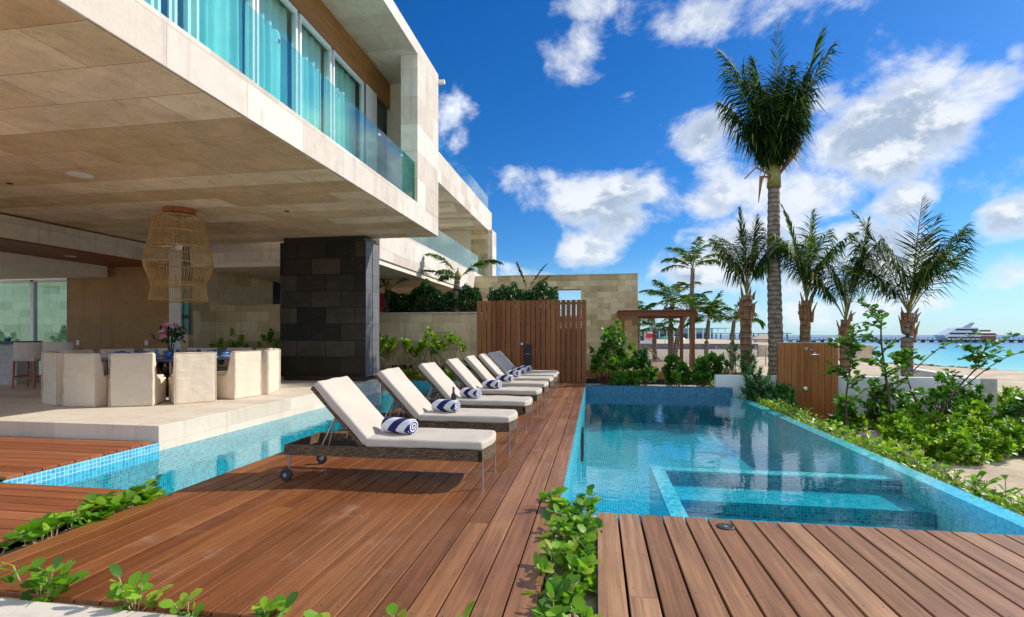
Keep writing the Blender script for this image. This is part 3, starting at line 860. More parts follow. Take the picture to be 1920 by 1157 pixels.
# ground floor of the wing: side wall, soffit, terracotta room
wp(MB().box(-13, 13.0, 3.30, XW - 0.05, 27, 3.436), 'lower_soffit', M['cream'])
wp(MB().box(-11.6, 13.12, -0.4, -11.4, 16.8, 4.6), 'side_wall', M['wallstone'])
sw = wp(MB().box(-11.55, 16.8, -0.4, -11.42, 19.5, 4.6), 'side_window', M['bluewin'])
wp(MB().box(-11.418, 16.8, 2.5, -11.40, 19.5, 2.7).box(-11.418, 16.8, 3.3, -11.40, 19.5, 3.36), 'glazing_bar', M['black'], sw)
wp(MB().box(-9.6, 23.0, 1.4, -6.6, 26.8, 3.29), 'terracotta_wall', plain('terracotta_render', (0.52, 0.23, 0.12), 0.8, var=0.12, scale=2))
wp(MB().box(-9.9, 19.0, 1.2, -9.62, 22.9, 3.29), 'red_panel', plain('crimson_panel', (0.26, 0.03, 0.035), 0.6))

# ---- garden walls
gw1 = thing('garden_wall', 'long low stone garden wall between the dark pillar and the slat screen, hedge above it', 'wall', (-5.6, 16, 0))
MB().box(-5.0, 0, -0.6, 1.95, 0.35, 2.08).build('wall', M['wallstone'], gw1)
MB().box(-5.02, -0.03, 2.082, 1.96, 0.38, 2.13).build('coping', M['lime'], gw1, 0.004)
v_ = MB()
for x in (-1.0, 0.1, 1.1): v_.box(x, -0.012, 0.28, x + 0.7, -0.004, 0.42)
v_.build('vent', M['dark'], gw1)
gw2 = thing('garden_wall', 'stone garden wall behind the dining table left of the dark pillar', 'wall', (-10, 14, 0))
MB().box(-1.4, 0, -0.6, 2.6, 0.3, 2.31).build('wall', M['wallstone'], gw2)
gw3 = thing('garden_wall', 'tall stone wall outside the window at the far left', 'wall', (-18, 17, 0))
MB().box(-7, 0, -0.4, 6.3, 0.3, 6.0).build('wall', M['wallstone'], gw3)
MB().box(-1.9, -0.03, 0.9, -0.3, -0.004, 5.5).build('window', M['bluewin'], gw3)
pl = thing('planter', 'low timber edged planting box under the stone garden wall', 'planter', (-5, 15.0, 0))
MB().box(-1.6, -0.05, -0.1, 1.35, 0.0, 0.10).build('front_board', M['screen'], pl, 0.003)
MB().box(-1.6, 0.0, -0.1, 1.35, 0.6, 0.06).build('soil', M['soil'], pl)
# raised ground behind the garden wall (carries hedge and palms)
MB().box(-11.3, 16.36, -0.8, -3.4, 20.0, 1.9).box(-3.4, 16.0, -0.8, -0.4, 20.0, 1.6).build('raised_bed', M['soil'])['kind'] = 'structure'
fw = thing('boundary_wall', 'tall weathered stone wall with a rectangular opening behind the pergola', 'wall', (-1.5, 24, 0))
w_ = MB().box(-8, 0, -0.6, -0.29, 0.4, 4.17).box(0.80, 0, -0.6, 3.36, 0.4, 4.17).box(-0.29, 0, 3.52, 0.80, 0.4, 4.17).box(-0.29, 0, -0.6, 0.80, 0.4, 2.3)
w_.build('wall', M['wallstone2'], fw)
MB().box(-8, -0.02, 4.172, 3.38, 0.42, 4.20).build('coping', M['lime'], fw)
MB().box(-0.29, 0.02, 3.49, 0.80, 0.38, 3.518).build('lintel', M['timber'], fw)

ww = thing('white_wall', 'smooth white garden wall behind the pool and the wooden shower panel', 'wall', (6.4, 14.7, -1.05))
MB().box(-3.2, 0, -0.2, 3.15, 0.2, 1.36).build('wall', M['white'], ww, 0.01)
MB().box(3.152, -0.02, -0.2, 3.5, 0.3, 1.35).build('end_pier', plain('grey_render', (0.36, 0.34, 0.31), 0.8), ww, 0.01)
rw = thing('white_wall', 'low white wall stepping down beside the beach at the right edge', 'wall', (9.6, 14.7, -1.05))
Mr = Matrix.Rotation(R(-62), 4, 'Z')
MB().box(0.4, -0.12, -0.2, 6.0, 0.12, 0.5, Mr).build('wall', M['white'], rw, 0.01)
Mr2 = Matrix.Rotation(R(80), 4, 'Z')
tw_ = thing('white_wall', 'white wall top running back to the beach behind the palm row', 'wall', (9.75, 15.1, -1.05))
MB().box(0.1, -0.15, -0.2, 5.4, 0.15, 1.33, Mr2).build('wall', M['white'], tw_, 0.01)
fw2 = thing('retaining_wall', 'cream retaining wall behind the pergola deck and small palms', 'wall', (7, 38, -0.5))
MB().box(-3.6, 0, -1.2, 4.0, 0.3, 0.86).build('wall', M['cream'], fw2, 0.01)
gy = thing('sea_wall', 'dark purplish grey block wall along the far beach', 'wall', (8, 60, -1))
MB().box(-12, 0, -0.6, 9.5, 0.4, 1.42).build('wall', stone('grey_block', 1.4, 0.5, (0.10, 0.09, 0.12), (0.15, 0.135, 0.16), (0.07, 0.06, 0.08)), gy)
# ================================================================ FURNITURE
# ---- sun loungers: local x from the head (-1.93) to the foot (0), y across (0..0.66)
def bow(y, a=0.05):
    t = (y - 0.33) / 0.33
    return a * (1 - t * t)


def make_lounger():
    t = thing('sun_lounger', '', 'sun lounger', group='wicker sun loungers in a row on the deck')
    f = MB()
    f.box(-1.93, 0, 0.25, -0.02, 0.035, 0.345).box(-1.93, 0.625, 0.25, -0.02, 0.66, 0.345).box(-1.96, 0.0, 0.25, -1.93, 0.66, 0.345)
    ys = [0.66 * i / 10 for i in range(11)]
    f.prism([(-0.02 + bow(y), y) for y in ys] + [(-0.06 + bow(y), y) for y in reversed(ys)], 'z', 0.25, 0.345)
    f.box(-1.15, 0.036, 0.315, -0.06, 0.624, 0.34)
    f.box(-1.22, 0.036, 0.27, -1.16, 0.624, 0.335)
    f.build('frame', M['weave'], t)
    s = MB()
    for i in range(9): s.box(-1.90, 0.06 + i * 0.064, 0.262, -1.23, 0.075 + i * 0.064, 0.272)
    s.build('rack', M['black'], t)
    ca = MB()
    n = 12
    ys = [0.015 + 0.63 * i / n for i in range(n + 1)]
    ca.prism([(-1.15, 0.015), (-1.15, 0.645)] + [(-0.03 + bow(y, 0.06), y) for y in reversed(ys)], 'z', 0.346, 0.428)
    crumple(ca.build('seat_cushion', M['cushion'], t, bevel=0.024, seg=3), 0.20, 0.024)
    ca_, sa_ = math.cos(R(47)), math.sin(R(47))
    B = Matrix(((-ca_, 0, sa_, -1.165), (0, 1, 0, 0), (sa_, 0, ca_, 0.35), (0, 0, 0, 1)))
    bc = MB().box(0.0, 0.02, -0.0, 0.77, 0.64, 0.085, B)
    crumple(bc.build('back_cushion', M['cushion'], t, bevel=0.024, seg=3), 0.20, 0.024)
    bf = MB().box(0.0, 0.03, -0.032, 0.76, 0.06, -0.002, B).box(0.0, 0.60, -0.032, 0.76, 0.63, -0.002, B).box(0.05, 0.06, -0.02, 0.74, 0.60, -0.004, B)
    bf.build('back_frame', M['weave'], t)
    for y in (0.07, 0.59):
        p = B @ Vector((0.40, y, -0.035))
        st = MB().tube([p, (-1.62, p.y, 0.30)], 0.009, 8).tube([p, (-1.55, p.y, 0.285)], 0.006, 8)
        st.build('prop_arm', M['steel'], t)
    for x, y in ((-0.02, 0.02), (-0.02, 0.64)):
        MB().tube([(x, y, 0.0), (x, y, 0.03), (x, y, 0.255)], [0.013, 0.010, 0.010], 8).build('leg', M['steel'], t)
    for y, dy in ((0.02, -0.025), (0.64, 0.025)):
        MB().tube([(-1.915, y, 0.05), (-1.915, y, 0.255)], 0.010, 8).build('leg', M['steel'], t)
        Wm = Matrix.Translation((-1.935, y + dy, 0.06)) @ Matrix.Rotation(R(90), 4, 'X')
        w = MB().lathe([(0.012, -0.018), (0.05, -0.018), (0.06, -0.010), (0.06, 0.010), (0.05, 0.018), (0.012, 0.018)], n=20, M=Wm).build('wheel', M['rubber'], t, smooth=False)
        MB().lathe([(0.001, -0.021), (0.020, -0.021), (0.020, 0.021), (0.001, 0.021)], n=12, M=Wm).build('hub', M['wheelrim'], w)
    return t


LY = [4.56, 6.02, 7.46, 8.92, 10.25, 11.5, 12.55, 13.5]
LN = ['nearest the camera at the front end of the row', 'second from the camera, wine table behind it', 'third from the camera, with wine bottle in front of it',
      'fourth from the camera, beside the second low table', 'fifth from the camera', 'sixth from the camera', 'seventh from the camera, one before the last',
      'at the far end of the row, by the slat screen']
TN = ['on the nearest lounger', 'on the second lounger, beside the wine bottle', 'on the third lounger', 'on the fourth lounger', 'on the fifth lounger', 'on the sixth lounger',
      'on the seventh lounger', 'on the farthest lounger']
L0 = make_lounger()


def make_towel():
    b = MB()
    r = 0.078
    prof = [(0.02, -0.165), (r * 0.9, -0.165), (r, -0.155), (r * 1.02, 0), (r, 0.155), (r * 0.9, 0.165), (0.02, 0.165)]
    b.lathe(prof, n=28, M=Matrix.Rotation(R(90), 4, 'Y'))
    # loose outer edge of the roll
    b.box(-0.16, -r * 1.06, -r * 0.25, 0.16, -r * 0.98, r * 0.1)
    o = b.build('rolled_towel', M['towel'], bevel=0.006)
    return tag(o, 'x', 'towel', 'rolled blue and white towels on the loungers')


T0 = make_towel()
for i, y in enumerate(LY):
    o = L0 if i == 0 else dup(L0)
    o.location = (-1.0, y, 0)
    o.rotation_euler = (0, 0, R(random.uniform(-1.2, 1.2)))
    o['label'] = 'beige cushioned wicker sun lounger ' + LN[i]
    w = T0 if i == 0 else dup(T0)
    w.location = (-1.0 - 0.90 + random.uniform(-0.03, 0.03), y + 0.28, 0.428 + 0.079)
    w.rotation_euler = (random.uniform(-0.5, 0.5), 0, R(-20 + random.uniform(-6, 6)))
    w.scale = (random.uniform(0.92, 1.08), random.uniform(0.95, 1.05), random.uniform(0.90, 1.0))
    w['label'] = 'rolled blue and white striped towel ' + TN[i]

# ---- low tables, wine and glasses
def low_table(label, x, y):
    t = thing('low_table', label, 'side table', (x, y, 0), 0, 'low tables between the loungers')
    MB().box(-0.30, -0.20, 0.30, 0.30, 0.20, 0.345).build('tabletop', M['terr'], t, bevel=0.006)
    MB().box(-0.29, -0.19, 0.0, 0.29, 0.19, 0.298).build('base', M['weave'], t, bevel=0.006)
    return t


low_table('pale topped low table between the second and third loungers, holding wine', -1.78, 7.03)
low_table('pale topped low table between the third and fourth loungers', -1.72, 8.46)
bo = thing('wine_bottle', 'dark red wine bottle standing on the low table', 'bottle', (-1.98, 7.02, 0.345))
MB().lathe([(0.034, 0.0), (0.037, 0.01), (0.037, 0.19), (0.030, 0.22), (0.015, 0.245), (0.014, 0.25)], n=20).build('bottle_body', plain('dark_wine_glass', (0.02, 0.006, 0.012), 0.08), bo, smooth=True)
MB().lathe([(0.016, 0.0), (0.016, 0.075), (0.014, 0.08)], (0, 0, 0.245), 16).build('capsule', plain('purple_foil', (0.17, 0.02, 0.12), 0.3), bo)
MB().lathe([(0.0378, 0.04), (0.0378, 0.14)], n=20).build('paper_label', plain('pink_label', (0.70, 0.50, 0.55), 0.7), bo)


def wine_glass(label, x, y):
    t = thing('wine_glass', label, 'wine glass', (x, y, 0.345), 0, 'wine glasses beside the bottle')
    MB().lathe([(0.006, 0.085), (0.03, 0.10), (0.044, 0.135), (0.042, 0.17), (0.033, 0.20)], n=20).build('bowl', M['clear'], t, smooth=True)
    MB().lathe([(0.034, 0.0), (0.033, 0.003), (0.005, 0.008), (0.004, 0.085)], n=16).build('stem', M['clear'], t, smooth=True)


wine_glass('clear stemmed wine glass close beside the wine bottle', -1.88, 6.98)
wine_glass('clear balloon wine glass to the right, farther from the bottle', -1.70, 7.05)

# ---- dining table and chairs
TC = Vector((-8.35, 9.1, TZ))
tb = thing('dining_table', 'round blue topped dining table on a root wood base', 'dining table', TC)
MB().lathe([(0.02, 0.695), (1.22, 0.695), (1.25, 0.71), (1.25, 0.735), (0.02, 0.735)], n=64).build('tabletop', plain('blue_lacquer', (0.035, 0.05, 0.17), 0.18), tb)
rb = MB()
for i in range(16):
    a = i * 2 * math.pi / 16 + random.uniform(-0.2, 0.2)
    r0, r1 = random.uniform(0.25, 0.6), random.uniform(0.15, 0.7)
    rb.tube([(r0 * math.cos(a), r0 * math.sin(a), 0.0), (0.35 * math.cos(a + 0.5), 0.35 * math.sin(a + 0.5), 0.3), (r1 * math.cos(a + 0.3), r1 * math.sin(a + 0.3), 0.69)],
            [random.uniform(0.06, 0.13), random.uniform(0.05, 0.11), random.uniform(0.05, 0.1)], 7)
rb.build('root_base', plain('dark_root_wood', (0.12, 0.055, 0.02), 0.6, var=0.5, scale=9), tb, smooth=True)
for k in range(5):
    a = R(-50 + k * 72)
    MB().tube([(1.08 * math.cos(a), 1.08 * math.sin(a), 0), (1.08 * math.cos(a), 1.08 * math.sin(a), 0.69)], 0.025, 10).build('leg', M['steel'], tb)


def make_chair():
    t = thing('dining_chair', '', 'dining chair', group='linen covered dining chairs around the round table')
    # local: back outer face at y=0, facing +y
    side = [(0, 0.0), (0, 0.88), (0.11, 0.88), (0.145, 0.70), (0.185, 0.52), (0.235, 0.455), (0.235, 0.0)]
    crumple(MB().prism([(y, z_) for y, z_ in side], 'x', -0.31, 0.31).build('backrest', M['slip'], t, bevel=0.03, seg=3), 0.16, 0.02, 4)
    crumple(MB().box(-0.30, 0.238, 0.0, 0.30, 0.62, 0.44).build('seat', M['slip'], t, bevel=0.025, seg=3), 0.16, 0.018, 4)
    MB().box(-0.27, 0.19, 0.44, 0.27, 0.61, 0.485).build('seat_cushion', M['slip'], t, bevel=0.018, seg=2)
    h = MB()
    h.tube([(-0.312, -0.002, 0.01), (-0.312, -0.002, 0.875), (0.312, -0.002, 0.875), (0.312, -0.002, 0.01)], 0.007, 6)
    h.build('piping', M['slip'], t)
    return t


C0 = make_chair()
CA = [247, 270, 295, 322, 350, 375, 398, 424, 449, 475, 500, 525, 550, 578]
CL = ['at the left end, turned sideways to the camera', 'second from the left on the near side', 'third from the left, near side, back to camera',
      'right of the table centre, creased back to camera', 'at the right of the table, showing its brown shaded side', 'narrow seen, second from the right end', 'at the right end beside the dark pillar',
      'far side, hidden behind the right end chairs', 'far side, behind the fifth near chair', 'far side, seen between fourth and fifth near chairs', 'far side, behind the flower vase',
      'far side, seen left of the flowers', 'far side, seen above the second near chair', 'far left, behind the leftmost near chair']
for i, (a, l) in enumerate(zip(CA, CL)):
    o = C0 if i == 0 else dup(C0)
    q = R(a)
    o.location = (TC.x + 1.93 * math.cos(q), TC.y + 1.93 * math.sin(q), TZ)
    o.rotation_euler = (0, 0, q + R(90))
    o['label'] = 'cream linen covered dining chair ' + l
# settings on the table
GB = plain('blue_glassware', (0.05, 0.16, 0.42), 0.15)
WB = plain('blue_bowl_glaze', (0.10, 0.22, 0.50), 0.2)
PL = plain('white_plate_glaze', (0.70, 0.72, 0.78), 0.2)


def lathe_thing(name, label, cat, prof, m, loc, group=None, n=16):
    o = MB().lathe(prof, n=n).build(name, m, smooth=True, loc=loc)
    return tag(o, label, cat, group)


bowl_p = [(0.001, 0.0), (0.04, 0.0), (0.075, 0.05), (0.08, 0.08), (0.074, 0.08), (0.035, 0.012), (0.001, 0.01)]
tumb_p = [(0.001, 0), (0.034, 0), (0.04, 0.13), (0.036, 0.13), (0.031, 0.01), (0.001, 0.01)]
plate_p = [(0.001, 0.0), (0.08, 0.0), (0.145, 0.016), (0.143, 0.02), (0.08, 0.006), (0.001, 0.006)]
tt = TZ + 0.737
first = {}
for i, a in enumerate(CA):
    q = R(a)
    px, py = TC.x + 0.97 * math.cos(q), TC.y + 0.97 * math.sin(q)
    for nm, lab, cat, pr, m_, dx, dy, dz, g in (
            ('plate', 'white plate laid on the blue round table', 'plate', plate_p, PL, 0, 0, 0, 'place settings on the dining table, plates'),
            ('bowl', 'blue bowl set on a white plate on the round table', 'bowl', bowl_p, WB, 0, 0, 0.0205, 'place settings on the dining table, bowls'),
            ('tumbler', 'blue glass tumbler by a place setting on the round table', 'glass', tumb_p, GB, -0.20 * math.sin(q) - 0.10 * math.cos(q), 0.20 * math.cos(q) - 0.10 * math.sin(q), 0, 'place settings on the dining table, tumblers')):
        loc = (px + dx, py + dy, tt + dz)
        if nm not in first: first[nm] = lathe_thing(nm, lab, cat, pr, m_, loc, g)
        else: dup(first[nm], location=loc)
lathe_thing('water_jug', 'clear glass water jug on the round table left of the flowers', 'jug', [(0.001, 0), (0.06, 0), (0.075, 0.1), (0.06, 0.2), (0.055, 0.2), (0.07, 0.1), (0.055, 0.008), (0.001, 0.008)], M['clear'], (TC.x - 0.55, TC.y + 0.1, tt))

# ---- rattan lamp
lamp = thing('pendant_lamp', 'large open rattan cage lamp hanging under the soffit', 'pendant lamp', (TC.x + 0.12, TC.y, 2.08))
LS = 0.85
prof = [(0.60, 0.0), (0.545, 0.32), (0.70, 0.74), (0.63, 1.07), (0.56, 1.38), (0.50, 1.66)]


def prad(z_):
    for (r0, z0), (r1, z1) in zip(prof, prof[1:]):
        if z_ <= z1: return r0 + (r1 - r0) * (z_ - z0) / (z1 - z0)
    return prof[-1][0]


for (z_, r_) in ((0.0, 0.60), (0.30, 0.55), (0.345, 0.552), (0.74, 0.70), (1.07, 0.63), (1.36, 0.565), (1.66, 0.50)):
    r_ *= LS
    MB().tube([(r_ * math.cos(k * math.pi / 24), r_ * math.sin(k * math.pi / 24), z_) for k in range(49)], 0.011, 6, cap=False).build('hoop', M['rattan'], lamp)
cg = MB()
for k in range(84):
    a = 2 * math.pi * k / 84
    j = random.uniform(-0.02, 0.02)
    pts = []
    for (r_, z_) in ((0.60, 0.0), (0.548, 0.32), (0.60, 0.46), (0.68, 0.64), (0.702, 0.76), (0.685, 0.90), (0.63, 1.07), (0.56, 1.38), (0.50, 1.66)):
        r_ *= LS
        aa = a + j * math.sin(z_ * 4)
        pts.append((r_ * math.cos(aa), r_ * math.sin(aa), z_))
    cg.tube(pts, 0.0056, 5, cap=False)
cg.build('cage', M['rattan'], lamp)
MB().lathe([(0.01, 1.74), (0.28, 1.74), (0.28, 1.83), (0.01, 1.83)], n=32).build('ceiling_plate', M['stoolwood'], lamp)
sp_ = MB()
for k in range(4):
    a = k * math.pi / 2 + 0.4
    sp_.tube([(0.25 * math.cos(a), 0.25 * math.sin(a), 1.75), (0.42 * math.cos(a), 0.42 * math.sin(a), 1.66)], 0.006, 5)
sp_.tube([(0, 0, 1.1), (0, 0, 1.74)], 0.008, 6)
sp_.build('hanger', M['black'], lamp)
MB().lathe([(0.02, 1.0), (0.06, 1.03), (0.07, 1.09), (0.03, 1.15)], n=14).build('bulb_holder', M['whitegloss'], lamp, smooth=True)

# ---- bar and stools
bar = thing('bar_counter', 'grey bar counter with dark top behind the stools at the left', 'bar counter', (-13.6, 10.2, TZ))
MB().box(-4.5, 0, 0, 0.0, 0.5, 0.96).build('front', plain('grey_bar_front', (0.42, 0.40, 0.38), 0.7), bar, 0.005)
MB().box(-4.55, -0.08, 0.962, 0.05, 0.55, 1.03).build('counter_top', M['black'], bar, 0.005)
lathe_thing('bowl', 'small pale blue bowl on the bar counter top', 'bowl', bowl_p, WB, (-14.0, 10.3, TZ + 1.032))


def make_stool(label, x, y, rz):
    t = thing('bar_stool', label, 'bar stool', (x, y, TZ), rz, 'upholstered bar stools at the counter')
    n = 14
    ring = [(0.29 * math.cos(math.pi * k / n + math.pi), 0.26 * math.sin(math.pi * k / n + math.pi)) for k in range(n + 1)]
    inn = [(0.22 * math.cos(math.pi * k / n + math.pi), 0.19 * math.sin(math.pi * k / n + math.pi)) for k in range(n + 1)]
    MB().prism(ring + list(reversed(inn)), 'z', 0.64, 1.02).build('backrest', M['stoolfab'], t, bevel=0.02)
    MB().box(-0.24, -0.21, 0.60, 0.24, 0.24, 0.70).build('seat', M['stoolfab'], t, bevel=0.03, seg=3)
    for x_, y_ in ((-0.2, -0.17), (0.2, -0.17), (-0.2, 0.19), (0.2, 0.19)):
        MB().tube([(x_ * 1.1, y_ * 1.1, 0), (x_, y_, 0.61)], [0.018, 0.024], 8).build('leg', M['stoolwood'], t)
    MB().box(-0.2, -0.195, 0.20, 0.2, -0.17, 0.23).box(-0.2, 0.185, 0.20, 0.2, 0.21, 0.23).box(-0.22, -0.17, 0.25, -0.195, 0.185, 0.28).box(0.195, -0.17, 0.25, 0.22, 0.185, 0.28).build('footrest', M['stoolwood'], t)


make_stool('white upholstered bar stool with orange wood legs, right one of two', -11.6, 9.55, R(15))
make_stool('white upholstered bar stool cut by the left photo edge', -12.45, 9.62, R(15))

# ---- flowers
vase = thing('flower_vase', 'clear glass vase of pink lilies on the dining table', 'flower vase', (-8.33, 9.0, tt))
MB().lathe([(0.001, 0), (0.06, 0), (0.065, 0.02), (0.06, 0.24), (0.075, 0.26), (0.07, 0.26), (0.055, 0.02), (0.001, 0.015)], n=20).build('vase', M['clear'], vase, smooth=True)
MB().lathe([(0.001, 0.016), (0.052, 0.016), (0.052, 0.14), (0.001, 0.14)], n=16).build('stems', plain('vase_green', (0.06, 0.16, 0.10), 0.3), vase, smooth=True)

# lily heads, buds and dark leaves
fl, lf, st_ = MB(), [], MB()
PP, DD, UU = [], [], []
for k in range(15):
    a = rng.uniform(0, 6.28); rr = rng.uniform(0.05, 0.30); hh = rng.uniform(0.36, 0.62)
    c = np.array([rr * math.cos(a), rr * math.sin(a), hh])
    st_.tube([(0.02 * math.cos(a), 0.02 * math.sin(a), 0.1), (rr * 0.4 * math.cos(a), rr * 0.4 * math.sin(a), hh * 0.6), tuple(c)], 0.005, 5)
    if k < 10:
        ax = np.array([math.cos(a) * 0.6, math.sin(a) * 0.6 - 0.2, 0.6]); ax /= np.linalg.norm(ax)
        e1 = np.cross(ax, (0, 0.3, 1.0)); e1 /= np.linalg.norm(e1); e2 = np.cross(ax, e1)
        for j in range(6):
            q = j * math.pi / 3
            PP.append(c); DD.append(ax * 0.6 + e1 * math.cos(q) + e2 * math.sin(q)); UU.append(ax)
flower_pts = (PP, DD, UU)
st_.build('flower_stems', plain('dark_stem', (0.04, 0.09, 0.03), 0.6), vase)

# ---- slat screen with shower
scr = thing('slat_screen', 'tall brown wooden slat screen across the far end of the sun deck', 'wooden screen', (-3.58, 15.3, 0))
sl = MB()
nS = 22
pw = 3.30 / nS
for i in range(nS):
    sl.box(i * pw + 0.008, -0.025, 0.0, (i + 1) * pw - 0.016, 0.0, 2.43 + (0.004 if i % 3 else 0))
sl.build('slats', M['screen'], scr, bevel=0.003, seg=1)
rl = MB()
for z_ in (0.30, 0.92, 1.80, 2.30): rl.box(0.0, 0.002, z_, 3.30, 0.045, z_ + 0.07)
rl.build('rails', M['screen'], scr)
ps = MB()
for x in (0.02, 1.1, 2.2, 3.22): ps.box(x, 0.047, 0, x + 0.07, 0.12, 2.38)
ps.build('posts', M['screen'], scr)
su = thing('control_box', 'black wall unit with grey badge on the slat screen', 'control box', (-2.0, 15.27, 0.5))
MB().box(-0.10, -0.12, 0, 0.10, 0.0, 0.62).build('housing', M['black'], su, bevel=0.012)
MB().box(-0.055, -0.124, 0.33, 0.06, -0.121, 0.352).build('badge', M['wheelrim'], su)
MB().tube([(0.1, -0.06, 0.30), (0.14, -0.06, 0.32), (0.15, -0.06, 0.36), (0.13, -0.06, 0.40), (0.1, -0.06, 0.41)], 0.008, 6).build('hose_loop', plain('pink_hose', (0.5, 0.25, 0.25), 0.5), su)
ga = thing('shower_valve', 'round chrome dial beside the black unit on the slat screen', 'valve', (-2.19, 15.272, 1.13))
Gx = Matrix.Rotation(R(90), 4, 'X')
MB().lathe([(0.001, 0), (0.06, 0), (0.06, 0.03), (0.001, 0.03)], n=20, M=Gx).build('bezel', M['black'], ga)
MB().lathe([(0.001, 0.0305), (0.043, 0.0305), (0.04, 0.036), (0.001, 0.036)], n=20, M=Gx).build('dial', plain('pale_blue_dial', (0.45, 0.62, 0.75), 0.2), ga)

# ---- outdoor shower panel
sp = thing('outdoor_shower', 'honey coloured wooden outdoor shower panel in front of the white wall', 'outdoor shower', (4.72, 14.55, -1.05))
sb = MB()
for i in range(9): sb.box(i * 0.162 + 0.003, -0.03, 0.0, (i + 1) * 0.162 - 0.004, 0.0, 2.24)
sb.build('boards', M['shower'], sp, bevel=0.003, seg=1)
MB().box(0.0, 0.001, 0.0, 1.458, 0.08, 2.235).build('backing', M['screen'], sp)
MB().box(-0.01, -0.035, 2.242, 1.47, 0.09, 2.258).build('cap', M['steel'], sp)
hx = 0.68
hd = MB().lathe([(0.001, 0), (0.04, 0), (0.04, 0.012), (0.001, 0.012)], n=18, M=Matrix.Translation((hx, -0.031, 2.09)) @ Gx)
hd.tube([(hx + 0.08, -0.04, 2.07), (hx + 0.09, -0.2, 2.06), (hx + 0.10, -0.32, 2.0), (hx + 0.10, -0.32, 1.965)], 0.014, 8)
hd.lathe([(0.02, 0.02), (0.11, 0.008), (0.115, -0.006), (0.01, -0.006)], (hx + 0.10, -0.32, 1.955), 20)
hd.build('shower_head', M['chrome'], sp, smooth=False)
MB().lathe([(0.001, 0), (0.075, 0), (0.07, 0.014), (0.03, 0.016), (0.028, 0.05), (0.001, 0.05)], n=22, M=Matrix.Translation((hx - 0.02, -0.031, 1.03)) @ Gx).build('tap', M['chrome'], sp)
tp = MB().tube([(0, 0, 0), (0, -0.06, 0)], 0.012, 8).tube([(0, -0.05, 0.0), (0, -0.05, -0.04)], 0.01, 8).box(-0.03, -0.06, 0.012, 0.03, -0.045, 0.022)
tag(tp.build('garden_tap', M['steel'], loc=(6.27, 14.695, -0.62)), 'small steel garden tap low on the white wall', 'tap')

# ---- pergola over a raised weathered deck
planks('pergola_deck', -0.55, 3.85, 20.45, 38.0, M['palewood'], along='x', bw=0.14, gap=0.02, top=0.0, lo=2.0, hi=4.4, bevel=0)
planks('pergola_deck', 3.9, 5.4, 20.45, 21.6, M['palewood'], along='x', bw=0.14, gap=0.02, top=-0.03, lo=1.5, hi=2.0, bevel=0)
MB().box(-0.6, 20.36, -0.22, 5.4, 20.445, 0.0).build('deck_edge', M['screen'])['kind'] = 'structure'
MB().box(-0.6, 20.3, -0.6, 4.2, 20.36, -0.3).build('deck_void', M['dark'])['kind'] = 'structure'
pg = thing('pergola', 'dark brown timber pergola with slatted roof standing on the far deck', 'pergola', (1.0, 21.5, 0))
for x, y in ((0, 0), (2.75, 0), (0, 2.8), (2.75, 2.8)):
    MB().box(x, y, 0.0, x + 0.14, y + 0.14, 2.24).build('post', M['screen'], pg, bevel=0.004)
for y in (-0.01, 2.79): MB().box(-0.08, y, 2.16, 3.0, y + 0.16, 2.36).build('beam', M['pergola'], pg, bevel=0.004)
for x in (-0.04, 2.77): MB().box(x, 0.152, 2.165, x + 0.12, 2.788, 2.355).build('beam', M['pergola'], pg, bevel=0.004)
ra = MB()
for i in range(40): ra.box(-0.10 + i * 0.077, -0.06, 2.362, -0.06 + i * 0.077, 3.0, 2.42)
ra.build('roof_slats', M['pergola'], pg)

# ---- small fittings
dr = thing('deck_drain', 'round black drain cap on the front pool deck', 'drain', (0.93, 3.96, 0.001))
MB().lathe([(0.001, 0.004), (0.035, 0.004), (0.05, 0.008), (0.062, 0.006), (0.064, 0.0)], n=24).build('cap', M['rubber'], dr, smooth=True)
MB().lathe([(0.001, 0.006), (0.02, 0.006), (0.018, 0.010), (0.001, 0.010)], n=14).build('button', M['steel'], dr)
pli = thing('pool_light', 'round white underwater lamp on the spa floor', 'pool light', (1.75, 5.2, -0.838))
MB().lathe([(0.001, 0.0), (0.16, 0.0), (0.15, 0.02), (0.001, 0.03)], n=24).build('lens', PL, pli, smooth=True)
MB().lathe([(0.162, 0.0), (0.19, 0.0), (0.185, 0.016), (0.162, 0.018)], n=24).build('trim', M['chrome'], pli)
gr = thing('floor_grate', 'dark square drain grate at the pool side wall', 'drain', (-0.27, 10.0, -0.84))
g_ = MB()
for i in range(6): g_.box(0.0, -0.28 + i * 0.1, -0.12, 0.03, -0.22 + i * 0.1, 0.42)
g_.build('bars', M['black'], gr)
MB().box(-0.012, -0.3, -0.14, -0.002, 0.32, 0.44).build('frame', M['black'], gr)
# ================================================================ PLANTS
def unit(a):
    return a / np.maximum(np.linalg.norm(a, axis=-1, keepdims=True), 1e-9)


TPL = {  # stations: (along, half width, lift) ; folded along the midrib
    'oval': ([0, 0.3, 0.68, 1.0], [0.06, 0.85, 0.95, 0.12], [0, 0.02, 0.0, -0.10], 0.22),
    'obov': ([0, 0.45, 0.80, 1.0], [0.08, 0.62, 1.0, 0.35], [0, 0.02, 0.0, -0.08], 0.20),
    'round': ([0, 0.25, 0.7, 1.0], [0.25, 0.95, 1.0, 0.30], [0, 0.02, 0.0, -0.06], 0.14),
    'blade': ([0, 0.4, 1.0], [0.5, 1.0, 0.1], [0, 0.0, -0.10], 0.10),
}


